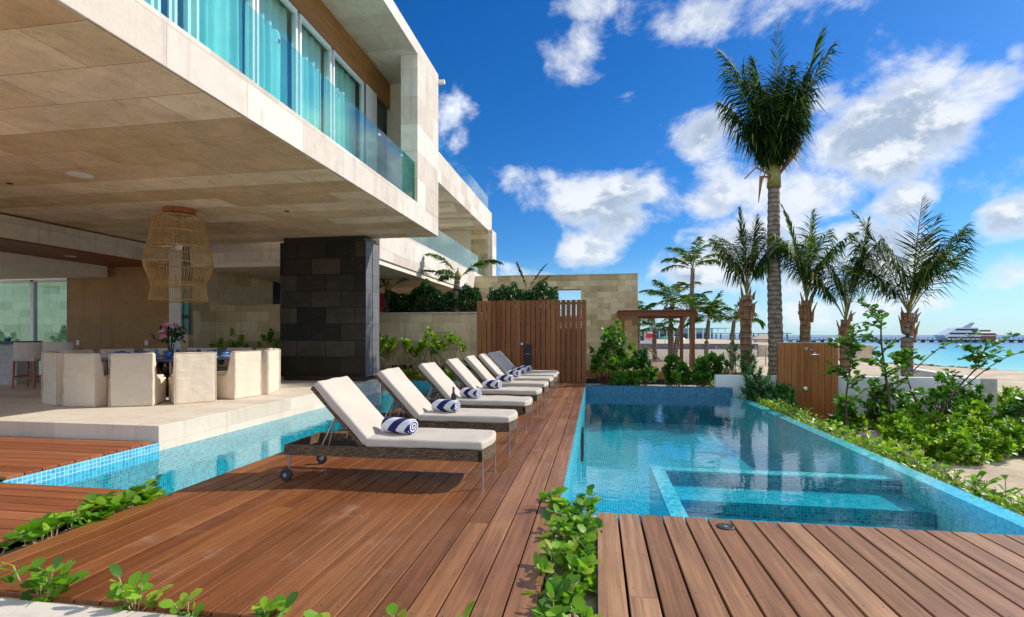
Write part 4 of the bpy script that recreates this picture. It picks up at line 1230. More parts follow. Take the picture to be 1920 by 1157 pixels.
def leaves(P, D, U, L, W, kind):
    """n leaves: base P, direction D, upper side U, length L, half width W -> verts, quads"""
    t, w, lift, fold = TPL[kind]
    P, D, U = np.asarray(P, float), unit(np.asarray(D, float)), np.asarray(U, float)
    n = len(P)
    L = np.broadcast_to(np.asarray(L, float), (n,))[:, None]
    W = np.broadcast_to(np.asarray(W, float), (n,))[:, None]
    side = unit(np.cross(D, U))
    nrm = np.cross(side, D)
    k = len(t)
    V = np.zeros((n, k, 3, 3))
    for i in range(k):
        c = P + D * (L * t[i]) + nrm * (L * lift[i])
        e = side * (W * w[i])
        up = nrm * (W * w[i] * fold)
        V[:, i, 0] = c - e + up
        V[:, i, 1] = c
        V[:, i, 2] = c + e + up
    q = []
    for i in range(k - 1):
        a = i * 3
        q += [(a, a + 1, a + 4, a + 3), (a + 1, a + 2, a + 5, a + 4)]
    F = (np.array(q)[None] + (np.arange(n) * k * 3)[:, None, None]).reshape(-1, 4)
    return V.reshape(-1, 3), F


def rdir(n, zlo=-0.2, zhi=1.0):
    a = rng.uniform(0, 2 * np.pi, n)
    z = rng.uniform(zlo, zhi, n)
    r = np.sqrt(np.maximum(0, 1 - z * z))
    return np.stack([r * np.cos(a), r * np.sin(a), z], 1)


def rosettes(tips, axes, per, L, W, kind, spread=0.9, tail=0.12):
    P, D, U = [], [], []
    for p, ax in zip(tips, axes):
        ax = unit(np.asarray(ax, float))
        a0 = np.cross(ax, (0.3, 0.9, 0.1)); a0 = unit(a0)
        b0 = np.cross(ax, a0)
        m = per + int(rng.integers(-2, 3))
        for j in range(m):
            q = j * 2.399 + rng.uniform(-0.3, 0.3)
            f = j / max(1, m - 1)
            out = a0 * math.cos(q) + b0 * math.sin(q)
            d = out * spread * (0.45 + 0.8 * f) + ax * (1.1 - 1.0 * f)
            P.append(np.asarray(p) - ax * tail * f)
            D.append(d)
            U.append(ax + rng.normal(0, 0.15, 3))
    n = len(P)
    return leaves(P, D, U, L * rng.uniform(0.7, 1.15, n), W * rng.uniform(0.75, 1.15, n), kind)


def bush(name, label, cat, x, y, z, h, rad, ntips, per, L, W, kind, m, stem=None, group=None, flat=0.75, stems=True, lean=(0, 0)):
    t = thing(name, label, cat, (x, y, z), 0, group)
    tips, axes = [], []
    sb = MB()
    for i in range(ntips):
        d = rdir(1, 0.05, 1.0)[0]
        rr = rng.uniform(0.55, 1.0) ** 0.6
        lump = 0.82 + 0.35 * mnoise.noise(Vector((d[0] * 2 + x, d[1] * 2 + y, d[2] * 2)))
        p = np.array([d[0] * rad * rr * lump + lean[0] * d[2], d[1] * rad * rr * lump + lean[1] * d[2], h * (1 - flat) * 0.5 + (h - h * (1 - flat) * 0.5) * d[2] * rr * lump])
        tips.append(p)
        axes.append(d * 0.8 + np.array([0, 0, 0.7]) + rng.normal(0, 0.2, 3))
        if stems and i % 2 == 0:
            mid = p * np.array([0.55, 0.55, 0.5]) + rng.normal(0, 0.04, 3)
            sb.tube([(p[0] * 0.12, p[1] * 0.12, 0), tuple(mid), tuple(p)], [0.014, 0.010, 0.006], 5, cap=False)
    V, F = rosettes(tips, axes, per, L, W, kind)
    np_mesh('leaves', V, F, m, t)
    if stems: sb.build('stems', stem or M['bark'], t)
    return t


def sapling(name, label, x, y, z, trunk, branches, m, L, W, kind, per=9, stem=None, r=0.022, group=None, cat='shrub'):
    """trunk and branches: lists of local points; leaves set alternately along the outer part of each"""
    t = thing(name, label, cat, (x, y, z), 0, group)
    sb = MB()
    P, D, U = [], [], []
    for bi, pts in enumerate([trunk] + branches):
        pts = [Vector(p) for p in pts]
        # smooth the polyline
        q = []
        for i in range(len(pts) - 1):
            for k in range(4):
                f = k / 4
                a = pts[max(i - 1, 0)]; b_ = pts[i]; c = pts[i + 1]; d = pts[min(i + 2, len(pts) - 1)]
                q.append(0.5 * ((2 * b_) + (c - a) * f + (2 * a - 5 * b_ + 4 * c - d) * f * f + (3 * b_ - a - 3 * c + d) * f ** 3))
        q.append(pts[-1])
        r0 = r if bi == 0 else r * 0.5
        sb.tube(q, [r0 * (1 - 0.75 * i / (len(q) - 1)) for i in range(len(q))], 6)
        st = 0.8 if bi == 0 else 0.25
        n = per
        for k in range(n):
            f = st + (1 - st) * (k + rng.uniform(0, 0.6)) / n
            i = min(int(f * (len(q) - 1)), len(q) - 2)
            p = q[i].lerp(q[i + 1], f * (len(q) - 1) - i)
            ax = (q[i + 1] - q[i]).normalized()
            for w_ in range(2):
                d = rdir(1, -0.35, 0.7)[0] + np.array(ax) * 0.5
                P.append(np.array(p) + d * 0.02)
                D.append(d)
                U.append(np.array([0, 0, 1.0]) + rng.normal(0, 0.35, 3))
    n = len(P)
    V, F = leaves(P, D, U, L * rng.uniform(0.6, 1.15, n), W * rng.uniform(0.7, 1.1, n), kind)
    np_mesh('leaves', V, F, m, t)
    sb.build('branches', stem or M['bark'], t, smooth=True)
    return t


# bouquet in the vase
V, F = leaves(*flower_pts, 0.095, 0.026, 'oval')
np_mesh('flowers', V, F, foliage('lily_petals', [(0.0, (0.55, 0.10, 0.22)), (0.5, (0.62, 0.26, 0.36)), (1.0, (0.75, 0.58, 0.60))], 0.25), vase)
k_ = 90
P_ = np.stack([rng.normal(0, 0.12, k_), rng.normal(0, 0.12, k_), rng.uniform(0.26, 0.55, k_)], 1)
V, F = leaves(P_, rdir(k_, -0.3, 0.8) + P_ * 2, np.tile([0, 0, 1.0], (k_, 1)), 0.13, 0.022, 'oval')
np_mesh('leaves', V, F, M['hedge'], vase)


# ---- palms
def frond_mesh(az, elev, length, bend, ll, droop, n=46, w=0.022, start=0.16, twist=0.0, side=None, swp=0.45):
    pts, dirs = [], []
    p = np.zeros(3)
    steps = 18
    h = np.array([math.cos(az), math.sin(az), 0])
    for i in range(steps + 1):
        f = i / steps
        e = elev - bend * f ** 1.6
        d = h * math.cos(e) + np.array([0, 0, 1]) * math.sin(e)
        if side is not None: d = unit(d + side * f * f)
        pts.append(p.copy()); dirs.append(d)
        p = p + d * length / steps
    pts, dirs = np.array(pts), np.array(dirs)
    V, F, MI = [], [], []
    # rachis: four sided strip
    lat = unit(np.cross(dirs, np.array([0, 0, 1.0]) + 1e-3))
    nrm = np.cross(lat, dirs)
    rw = np.linspace(0.035, 0.006, steps + 1)[:, None] * min(1.0, length / 3)
    ring = np.stack([pts + lat * rw, pts + nrm * rw * 0.6, pts - lat * rw, pts - nrm * rw * 0.6], 1).reshape(-1, 3)
    V.append(ring)
    for i in range(steps):
        for k in range(4):
            F.append((i * 4 + k, i * 4 + (k + 1) % 4, i * 4 + 4 + (k + 1) % 4, i * 4 + 4 + k)); MI.append(1)
    base = len(ring)
    f = start + (1 - start) * (np.arange(n) + 0.5) / n
    idx = f * steps
    i0 = np.minimum(idx.astype(int), steps - 1)
    fr = (idx - i0)[:, None]
    for sgn in (1, -1):
        P = pts[i0] * (1 - fr) + pts[i0 + 1] * fr
        D = unit(dirs[i0] * (1 - fr) + dirs[i0 + 1] * fr)
        Lt = unit(np.cross(D, np.array([0, 0, 1.0]) + 1e-3)) * sgn
        Lt = unit(Lt + np.cross(Lt, D) * (twist * sgn))
        g = (f - start) / (1 - start)
        sweep = (swp + 0.9 * g)[:, None]
        L = (ll * np.clip(np.sin(np.pi * (0.12 + 0.80 * g)), 0.22, 1) * rng.uniform(0.55, 1.15, n) * (rng.random(n) > 0.06))[:, None]
        d1 = unit(Lt + D * sweep + rng.normal(0, 0.15, (n, 3)) - np.array([0, 0, 1]) * droop * 0.4)
        d2 = unit(d1 - np.array([0, 0, 1]) * droop * (0.8 + 0.5 * rng.random((n, 1))))
        wv = unit(np.cross(d1, Lt + np.array([0.01, 0.02, 0.6])))
        a = P; b_ = P + d1 * L * 0.5; c = b_ + d2 * L * 0.5
        ww = w * (0.6 + 0.4 * np.sin(np.pi * g))[:, None]
        Vv = np.stack([a - wv * ww * 0.5, a + wv * ww * 0.5, b_ - wv * ww, b_ + wv * ww, c - wv * ww * 0.12, c + wv * ww * 0.12], 1)
        V.append(Vv.reshape(-1, 3))
        for j in range(n):
            o = base + j * 6
            F += [(o, o + 1, o + 3, o + 2), (o + 2, o + 3, o + 5, o + 4)]; MI += [0, 0]
        base += n * 6
    return np.concatenate(V), np.array(F), MI


def trunk_pts(h, lean, r0, r1, n=26, wob=0.02, ring=0.05, bulge=0.0):
    pts, rs = [], []
    for i in range(n):
        f = i / (n - 1)
        pts.append((lean[0] * f * f + wob * math.sin(f * 7), lean[1] * f * f, h * f))
        rs.append((r0 + (r1 - r0) * f + bulge * math.exp(-((f - 0.0) / 0.08) ** 2)) * (1 + ring * ((i % 2) * 2 - 1)))
    return pts, rs


def palm(name, label, x, y, z, h, r0, r1, fronds, lean=(0, 0), fm=None, tm=None, ll=0.6, w=0.022, n=46, crown_only=False, group=None, shaft=0.0, boots=False, nring=26):
    t = thing(name, label, 'palm tree', (x, y, z), 0, group)
    pts, rs = trunk_pts(h, lean, r0, r1, n=nring)
    b_ = MB().tube(pts, rs, 14)
    b_.build('trunk', tm or M['trunk'], t, smooth=True)
    top = Vector(pts[-1])
    if shaft:
        MB().tube([top, top + Vector((0.02, 0, shaft * 0.5)), top + Vector((0.02, 0, shaft))], [r1 * 1.25, r1 * 1.1, r1 * 0.35], 12).build('crownshaft', M['rachis'], t, smooth=True)
    if boots:
        bb = MB()
        for k in range(16):
            a = k * 2.4
            zz = h - random.uniform(0.0, 0.9)
            c = Vector((top.x + r1 * math.cos(a), top.y + r1 * math.sin(a), zz))
            o = Vector((math.cos(a), math.sin(a), 0))
            bb.tube([c, c + o * 0.03 + Vector((0, 0, 0.18)), c + o * random.uniform(0.04, 0.16) + Vector((0, 0, random.uniform(0.25, 0.5)))], [0.05, 0.035, 0.010], 5)
        bb.build('leaf_bases', M['drybract'], t)
    allV, allF, allM, off = [], [], [], 0
    for fd in fronds:
        V, F, MI = frond_mesh(n=n, w=w, **fd)
        V = V + np.array(top) + np.array([0, 0, rng.uniform(-0.1, 0.15)])
        if crown_only:
            allV.append(V); allF.append(F + off); allM += MI; off += len(V)
        else:
            np_mesh('frond', V, F, [fm or M['frond'], M['rachis']], t, mi=MI)
    if crown_only:
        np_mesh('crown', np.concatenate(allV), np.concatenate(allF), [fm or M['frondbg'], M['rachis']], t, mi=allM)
    return t


def tied(n, elo, ehi, llo, lhi, blo, bhi, ll, droop, az0=0.0):
    out = []
    for k in range(n):
        out.append(dict(az=az0 + k * 2.399 + random.uniform(-0.2, 0.2), elev=R(random.uniform(elo, ehi)), length=random.uniform(llo, lhi), bend=R(random.uniform(blo, bhi)),
                        ll=ll * random.uniform(0.85, 1.1), droop=random.uniform(droop * 0.7, droop * 1.2), twist=random.uniform(-0.4, 0.4), swp=random.uniform(-0.35, 0.2), start=0.34))
    return out


G_P = 'coconut palms behind the white wall'
tall = tied(17, 78, 89, 2.4, 3.9, 6, 32, 1.15, 1.2) + tied(7, 72, 83, 2.0, 2.9, 10, 44, 1.05, 1.5, 0.7) + [
    dict(az=R(180), elev=R(84), length=4.9, bend=R(40), ll=0.75, droop=0.45, swp=0.5), dict(az=R(-5), elev=R(75), length=4.7, bend=R(4), ll=1.1, droop=0.4, swp=0.4),
    dict(az=R(-25), elev=R(75), length=4.3, bend=R(18), ll=1.15, droop=0.7, swp=0.3), dict(az=R(-90), elev=R(87), length=4.8, bend=R(6), ll=0.5, droop=0.1, swp=0.9),
    dict(az=R(120), elev=R(84), length=4.4, bend=R(12), ll=0.8, droop=0.4, swp=0.7), dict(az=R(200), elev=R(75), length=3.8, bend=R(30), ll=1.15, droop=1.0, swp=0.1),
    dict(az=R(170), elev=R(73), length=3.3, bend=R(34), ll=1.15, droop=1.1, swp=0.1)]
for q_ in tall: q_['start'] = 0.30
tp_ = palm('coconut_palm', 'very tall coconut palm with dense upright dark crown behind the wooden shower panel', 5.45, 17, -1.05, 7.0, 0.235, 0.165, tall, (-0.06, 0), ll=0.8, w=0.022, n=80, group=G_P, shaft=0.9, nring=60)
# hanging flower sheath and dead stalk under the crown
sh_ = MB().tube([(0.1, -0.1, 7.4), (0.45, -0.15, 7.95), (0.75, -0.2, 8.35)], [0.04, 0.09, 0.02], 8).tube([(-0.15, -0.1, 7.3), (-0.45, -0.15, 7.3), (-0.55, -0.2, 6.5)], [0.03, 0.06, 0.01], 8).tube([(-0.1, -0.1, 7.3), (-0.6, -0.15, 7.6), (-0.95, -0.2, 7.25)], [0.02, 0.03, 0.02], 6)
sh_.build('flower_sheath', M['drybract'], tp_, smooth=True)
palm('coconut_palm', 'stocky palm with bushy tied crown just left of the tall palm trunk', 4.72, 17.4, -1.05, 3.7, 0.17, 0.17, tied(10, 72, 88, 1.7, 2.6, 25, 70, 0.8, 1.5) + [dict(az=R(-160), elev=R(86), length=2.75, bend=R(4), ll=0.45, droop=0.05, swp=0.9), dict(az=R(30), elev=R(82), length=2.5, bend=R(4), ll=0.5, droop=0.1, swp=0.8)], (0.0, 0), ll=0.7, tm=M['trunk2'], w=0.020, n=54, group=G_P, boots=True)
palm('coconut_palm', 'palm with yellowish upright crown rising directly above the shower panel', 6.32, 17, -1.05, 3.5, 0.17, 0.14, tied(10, 70, 88, 1.8, 2.7, 25, 70, 0.8, 1.4, 1.0) + [dict(az=R(178), elev=R(82), length=3.0, bend=R(16), ll=0.35, droop=0.1, swp=0.8), dict(az=R(10), elev=R(86), length=2.8, bend=R(2), ll=0.35, droop=0.1, swp=0.9), dict(az=R(-90), elev=R(84), length=2.7, bend=R(8), ll=0.6, droop=0.3)], (0.0, 0), ll=0.7, tm=M['trunk2'], w=0.020, n=54, fm=M['frondbg'], group=G_P, boots=True)
palm('coconut_palm', 'slim leafy palm between the shower panel and the rightmost palm', 7.25, 16.6, -1.05, 2.9, 0.13, 0.13, tied(9, 62, 86, 1.8, 2.7, 20, 65, 0.8, 1.4, 2.0) + [dict(az=R(10), elev=R(76), length=3.1, bend=R(-4), ll=0.45, droop=0.15, swp=0.7)], (0.0, 0), ll=0.7, tm=M['trunk2'], w=0.020, n=54, group=G_P, boots=True)
palm('coconut_palm', 'rightmost palm of the row with wide open fan crown and bare grey trunk', 9.1, 17, -1.05, 3.1, 0.165, 0.15,
     tied(7, 60, 88, 2.0, 2.9, 18, 60, 0.9, 1.2) + [dict(az=R(-4), elev=R(66), length=2.9, bend=R(16), ll=1.0, droop=0.9), dict(az=R(10), elev=R(58), length=2.6, bend=R(26), ll=1.0, droop=1.0), dict(az=R(182), elev=R(62), length=2.9, bend=R(16), ll=1.0, droop=1.0),
      dict(az=R(170), elev=R(72), length=3.5, bend=R(18), ll=0.5, droop=0.3), dict(az=R(-90), elev=R(80), length=3.4, bend=R(2), ll=0.75, droop=0.1), dict(az=R(195), elev=R(56), length=2.4, bend=R(34), ll=0.95, droop=1.1), dict(az=R(-70), elev=R(76), length=2.8, bend=R(10), ll=0.9, droop=0.7)],
     (0.05, 0), ll=0.8, w=0.020, n=54, group=G_P, boots=True)
# timber props round two palms
for x, y, lab, dx in ((4.7, 16.9, 'short timber prop leaning against the bushy palm left of the shower panel', 0.75), (4.3, 29.6, 'long timber prop leaning on a far palm behind the pergola', -1.6)):
    pr = MB().tube([(0, 0, -0.1 if dx > 0 else 0.2), (dx, 0.1, 1.0 if dx > 0 else 1.8)], 0.06, 6)
    if dx > 0: pr.box(dx - 0.22, 0.0, 0.98, dx + 0.3, 0.16, 1.12)
    tag(pr.build('palm_prop', M['prop'], loc=(x, y, -0.9 if dx > 0 else -1.0)), lab, 'timber prop')


def arch(n, elo, ehi, l, ll, droop, blo=50, bhi=100, wind=None):
    return [dict(az=k * 2.399 + random.uniform(-0.25, 0.25), elev=R(random.uniform(elo, ehi)), length=l * random.uniform(0.8, 1.1), bend=R(random.uniform(blo, bhi)), ll=ll, droop=droop, side=wind) for k in range(n)]


WIND = np.array([-0.35, 0.0, -0.1])
G_B = 'small palms beyond the pergola'
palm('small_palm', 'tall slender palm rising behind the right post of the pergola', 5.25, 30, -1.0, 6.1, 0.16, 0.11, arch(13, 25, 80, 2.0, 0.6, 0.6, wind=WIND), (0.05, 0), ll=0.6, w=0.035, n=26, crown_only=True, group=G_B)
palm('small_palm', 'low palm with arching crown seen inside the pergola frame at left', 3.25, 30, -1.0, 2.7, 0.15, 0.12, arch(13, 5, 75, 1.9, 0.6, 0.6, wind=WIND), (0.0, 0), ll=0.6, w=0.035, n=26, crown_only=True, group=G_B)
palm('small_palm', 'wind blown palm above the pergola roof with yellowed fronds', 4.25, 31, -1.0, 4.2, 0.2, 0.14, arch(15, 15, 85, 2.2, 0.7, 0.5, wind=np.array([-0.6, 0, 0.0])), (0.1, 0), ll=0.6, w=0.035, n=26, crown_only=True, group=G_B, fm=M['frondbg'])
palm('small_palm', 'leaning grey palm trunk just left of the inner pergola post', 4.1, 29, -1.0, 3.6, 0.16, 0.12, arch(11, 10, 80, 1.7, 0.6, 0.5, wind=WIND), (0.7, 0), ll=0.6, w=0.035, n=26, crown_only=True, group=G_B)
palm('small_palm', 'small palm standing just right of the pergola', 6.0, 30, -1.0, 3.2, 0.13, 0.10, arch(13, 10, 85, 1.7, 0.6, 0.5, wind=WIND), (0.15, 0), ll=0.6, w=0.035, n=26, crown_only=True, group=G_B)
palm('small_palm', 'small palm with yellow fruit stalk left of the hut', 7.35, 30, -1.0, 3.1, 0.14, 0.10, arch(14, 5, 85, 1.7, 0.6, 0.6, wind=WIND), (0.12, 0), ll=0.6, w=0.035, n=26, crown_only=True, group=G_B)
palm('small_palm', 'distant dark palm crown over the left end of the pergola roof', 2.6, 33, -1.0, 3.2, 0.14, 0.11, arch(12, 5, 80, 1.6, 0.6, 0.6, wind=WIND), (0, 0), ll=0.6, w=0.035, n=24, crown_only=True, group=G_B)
G_T = 'bottle palms above the garden wall'
palm('bottle_palm', 'squat palm with dry yellow lower fronds beside the dark pillar', -6.95, 16.5, 1.9, 1.0, 0.16, 0.10,
     [dict(az=R(0), elev=R(42), length=1.9, bend=R(62), ll=0.45, droop=0.3), dict(az=R(165), elev=R(64), length=1.4, bend=R(30), ll=0.4, droop=0.2), dict(az=R(110), elev=R(76), length=1.5, bend=R(20), ll=0.4, droop=0.2),
      dict(az=R(195), elev=R(20), length=1.2, bend=R(60), ll=0.45, droop=0.8), dict(az=R(-60), elev=R(10), length=1.0, bend=R(80), ll=0.45, droop=1.2)], ll=0.45, w=0.032, n=50, fm=M['frondbg'], group=G_T, shaft=0.3)
palm('bottle_palm', 'squat palm with two arching fronds left of the slat screen', -4.55, 16.55, 1.9, 1.35, 0.15, 0.09,
     [dict(az=R(-5), elev=R(50), length=1.8, bend=R(85), ll=0.42, droop=0.5), dict(az=R(178), elev=R(60), length=1.4, bend=R(70), ll=0.4, droop=0.5), dict(az=R(-120), elev=R(30), length=0.9, bend=R(70), ll=0.4, droop=0.9),
      dict(az=R(150), elev=R(20), length=0.9, bend=R(60), ll=0.35, droop=0.8)], ll=0.42, w=0.032, n=50, fm=M['frondbg'], group=G_T, shaft=0.35)
palm('bottle_palm', 'young palm tips poking out of the hedge behind the slat screen', -2.35, 17.6, 1.6, 1.2, 0.12, 0.08,
     [dict(az=R(20), elev=R(62), length=1.2, bend=R(20), ll=0.3, droop=0.1), dict(az=R(175), elev=R(74), length=1.1, bend=R(12), ll=0.3, droop=0.1), dict(az=R(0), elev=R(50), length=1.0, bend=R(30), ll=0.3, droop=0.3)], ll=0.3, w=0.02, n=30, group=G_T)

# ---- hedges and shrubs
def hedge(label, x0, x1, y, z, h, dep, dens, L=0.075):
    t = thing('hedge', label, 'hedge', ((x0 + x1) / 2, y, z))
    n = int((x1 - x0) * dens)
    hw = (x1 - x0) / 2
    P, D, U = [], [], []
    for i in range(n):
        u = rng.uniform(-1, 1)
        a = rng.uniform(0, math.pi)
        top = h * (0.72 + 0.30 * mnoise.noise(Vector((u * hw * 1.3 + x0, 0.3, 5))) + 0.12 * mnoise.noise(Vector((u * hw * 5, 3, 1)))) * min(1, (1 - abs(u)) * 7 + 0.5)
        k = rng.uniform(0.55, 1.0) ** 0.5
        p = np.array([u * hw, -math.cos(a) * dep * 0.5 * k, abs(math.sin(a)) ** 0.6 * top * k])
        d = rdir(1, -0.4, 0.9)[0] + np.array([0, -0.3 * math.cos(a), 0.2])
        P.append(p); D.append(d); U.append(np.array([0, -0.4, 1.0]) + rng.normal(0, 0.5, 3))
    V, F = leaves(P, D, U, L * rng.uniform(0.7, 1.3, n), L * 0.36 * rng.uniform(0.8, 1.2, n), 'oval')
    np_mesh('leaves', V, F, M['hedge'], t)
    MB().box(-hw * 0.95, -dep * 0.22, 0, hw * 0.95, dep * 0.22, h * 0.35).build('branches', M['bark'], t, bevel=0.05)
    return t


hedge('clipped dark green hedge on top of the stone garden wall', -7.0, -3.75, 16.75, 1.9, 1.5, 0.8, 3200)
hedge('dark glossy hedge rising behind the slat screen', -3.6, -1.2, 17.0, 1.6, 1.9, 1.0, 2600)

G_F = 'leggy shrubs under the garden wall'
for x, y, h, s, lab in ((-6.35, 15.25, 1.35, 0.55, 'leggy bright green shrub nearest the dark pillar'), (-5.7, 15.3, 1.2, 0.5, 'leggy bright shrub between the second and third lounger backs'), (-5.15, 15.2, 1.55, 0.55, 'tallest leggy shrub with looping yellow stems under the garden wall'),
                        (-4.5, 15.3, 1.45, 0.5, 'leggy shrub with upright tips closest to the slat screen')):
    t = thing('shrub', lab, 'shrub', (x, y, 0.02), 0, G_F)
    sb = MB(); tips = []; axes = []
    for k in range(12):
        a = rng.uniform(0, 6.28)
        r_ = rng.uniform(0.1, s)
        hh = h * rng.uniform(0.6, 1.0)
        tip = (r_ * math.cos(a), r_ * 0.6 * math.sin(a), hh)
        sb.tube([(0.1 * math.cos(a), 0.05 * math.sin(a), 0), (r_ * 1.3 * math.cos(a + 0.6), r_ * 0.6 * math.sin(a), hh * 0.4), (r_ * 1.15 * math.cos(a - 0.2), r_ * 0.6 * math.sin(a), hh * 0.75), tip], [0.016, 0.013, 0.011, 0.008], 6)
        tips.append(tip); axes.append((rng.uniform(-0.4, 0.4), -0.3, 1))
    for k in range(6):
        tips.append((rng.uniform(-s, s), rng.uniform(-0.25, 0.1), rng.uniform(0.08, 0.25))); axes.append((0, -0.3, 1))
    V, F = rosettes(tips, axes, 24, 0.14, 0.042, 'obov', tail=0.16)
    np_mesh('leaves', V, F, M['scaev'], t)
    sb.build('stems', M['palebark'], t, smooth=True)
for x, y, h, lab in ((-10.9, 13.3, 1.2, 'dark leafy plant in the bed behind the dining chairs, left of two'), (-10.2, 13.4, 1.5, 'tall stemmed plant in the bed behind the dining chairs'), (-9.1, 13.35, 1.55, 'full bright plant in the bed just left of the dark pillar'), (-8.45, 13.4, 1.35, 'bright plant half hidden by the dark pillar')):
    bush('shrub', lab, 'shrub', x, y, 0.2, h, 0.42, 22, 20, 0.15, 0.044, 'obov', M['scaev'], M['palebark'], 'plants in the bed behind the dining table')
for x, y, h, lab in ((-19.6, 14.4, 1.9, 'leafy shrub outside the far left window'), (-17.3, 14.5, 1.6, 'shrub outside the window next to the brown wall')):
    bush('shrub', lab, 'shrub', x, y, 0.2, h, 0.55, 26, 18, 0.15, 0.042, 'obov', M['scaev'], M['palebark'], 'shrubs outside the left window')

# sea grapes behind the pool
def sea_grape(label, x, y, z, h, rad, n, leaf=0.15, lean=(0, 0), flat=0.45):
    bush('sea_grape', label, 'shrub', x, y, z, h, rad, n, 9, leaf, leaf * 0.46, 'round', M['grape'], M['bark'], 'sea grape shrubs around the pool', flat=flat, lean=lean)


sea_grape('large dark sea grape bush between the slat screen and the pergola', 0.35, 17.3, -0.5, 2.55, 0.75, 75, 0.17, (0.25, 0))
sea_grape('lower sea grape with round leaves in front of the pergola left post', 1.25, 16.3, -0.5, 1.55, 0.62, 50, 0.18)
sea_grape('young sea grape low behind the left part of the pool wall', 0.75, 15.3, -0.4, 0.75, 0.45, 26, 0.15)
sea_grape('upright sea grape in front of the pergola right side', 2.45, 16.0, -0.5, 1.3, 0.45, 30, 0.18, (-0.2, 0))
sea_grape('sea grape with large pale leaves left of the white wall', 3.1, 15.9, -0.5, 1.55, 0.5, 34, 0.19, (0.3, 0), 0.3)
bush('shrub', 'yellow green low shrub behind the white wall at left', 'shrub', 4.6, 19.0, -0.7, 0.9, 0.9, 40, 16, 0.14, 0.035, 'obov', M['scaev'], None, 'bright shrubs')
bush('needle_shrub', 'grey green feathery shrub behind the white wall near the bushy palm', 'shrub', 4.2, 16.4, -0.6, 1.9, 0.75, 90, 16, 0.17, 0.02, 'blade', M['needle'], None)
bush('needle_shrub', 'dark feathery shrub in front of the white wall left of the shower panel', 'shrub', 4.1, 14.2, -1.05, 2.0, 0.6, 90, 18, 0.17, 0.018, 'blade', M['needle'], None)
bush('needle_shrub', 'feathery shrub with lime green tips against the shower panel', 'shrub', 4.72, 14.0, -1.05, 1.45, 0.45, 60, 18, 0.17, 0.02, 'blade', M['needle'], None)

# right hand garden: bright broad leaved bushes
SB = [(6.5, 12.3, 0.95, 0.55), (7.1, 13.1, 1.05, 0.6), (7.2, 12.0, 0.9, 0.55), (7.9, 12.7, 1.0, 0.6), (8.5, 13.4, 1.1, 0.6), (8.3, 12.1, 0.85, 0.5), (9.2, 13.0, 0.95, 0.6), (6.1, 11.5, 0.8, 0.5), (6.8, 11.2, 0.75, 0.5),
      (9.9, 12.6, 1.0, 0.65), (9.0, 12.2, 0.85, 0.55), (7.6, 11.5, 0.75, 0.45), (6.0, 13.3, 0.7, 0.5), (10.4, 15.4, 1.2, 0.8), (11.4, 16.2, 1.15, 0.9), (12.0, 14.6, 1.0, 0.8), (5.5, 10.5, 0.6, 0.4)]
SL = ['round bright bush right of the rock', 'bush against the white wall beside the right sapling trunk', 'middle bright bush above the sand patch', 'bush under the sloping bare branch', 'bush near the grey end pier of the white wall',
      'bush on the sand with bare stems showing, middle', 'bush at the right edge below the low white wall', 'low bush directly behind the pool edge plants', 'low bush with yellow tips in front of the round one', 'bush cut by the right photo edge, mid height',
      'bush on the sand with bare stems, near the right edge', 'small lime bush in front of the middle bushes', 'low bush between rock and sapling bases', 'bush on the beach beyond the grey end pier', 'far bush at the right photo edge beyond the wall',
      'beach bush cut by the right photo edge', 'smallest bush beside the pool edge strip']
for (x, y, h, r_), l in zip(SB, SL):
    bush('beach_bush', 'bright green glossy ' + l, 'bush', x, y, -1.08, h, r_, int(58 * r_ / 0.55), 20, 0.135, 0.036, 'obov', M['scaev'], M['palebark'], 'bright green beach bushes in the right garden')

# saplings with sparse round leaves
def side_branches(trunk, n, rad, up=0.25):
    out = []
    pts = [Vector(p) for p in trunk]
    for k in range(n):
        f = rng.uniform(0.3, 0.98) * (len(pts) - 1)
        i = min(int(f), len(pts) - 2)
        p = pts[i].lerp(pts[i + 1], f - i)
        a = rng.uniform(0, 6.28)
        rr = rad * rng.uniform(0.4, 1.0)
        o = Vector((math.cos(a), math.sin(a) * 0.7, 0)) * rr
        out.append([p, p + o * 0.5 + Vector((0, 0, up * rr)), p + o + Vector((0, 0, up * 1.5 * rr + rng.uniform(-0.1, 0.2)))])
    return out


G_S = 'sparse leafed saplings in front of the white wall'
tk = [(0, 0, 0), (0.06, 0, 0.8), (-0.05, 0, 1.7), (-0.12, 0, 2.4), (-0.1, 0, 3.0)]
sapling('sapling', 'tallest sapling with a dark bare trunk in the middle of the white wall', 6.35, 12.6, -1.05, tk, side_branches(tk, 16, 0.6), M['grape'], 0.13, 0.052, 'oval', 8, r=0.04, group=G_S)
tk = [(0, 0, 0), (-0.05, 0, 0.9), (0.03, 0, 1.7), (0.12, 0, 2.7)]
sapling('sapling', 'sapling with leafy crown just right of the shower panel', 5.7, 12.9, -1.05, tk, side_branches(tk, 18, 0.5), M['grape'], 0.14, 0.056, 'oval', 8, r=0.03, group=G_S)
tk = [(0, 0, 0), (0.05, 0, 0.7), (0.4, 0, 1.3), (0.75, 0, 1.75), (0.95, 0, 2.3)]
sapling('sapling', 'sapling leaning right with a bare dark arching branch', 7.55, 12.9, -1.05, tk, side_branches(tk, 12, 0.55) + [[(0.3, 0, 1.1), (1.0, 0, 1.75), (1.55, 0, 2.05), (1.95, 0, 2.0)]], M['grape'], 0.14, 0.056, 'oval', 8, r=0.028, group=G_S)
tk = [(0, 0, 0), (-0.3, 0, 0.8), (-0.55, 0, 1.6), (-0.4, 0, 2.1)]
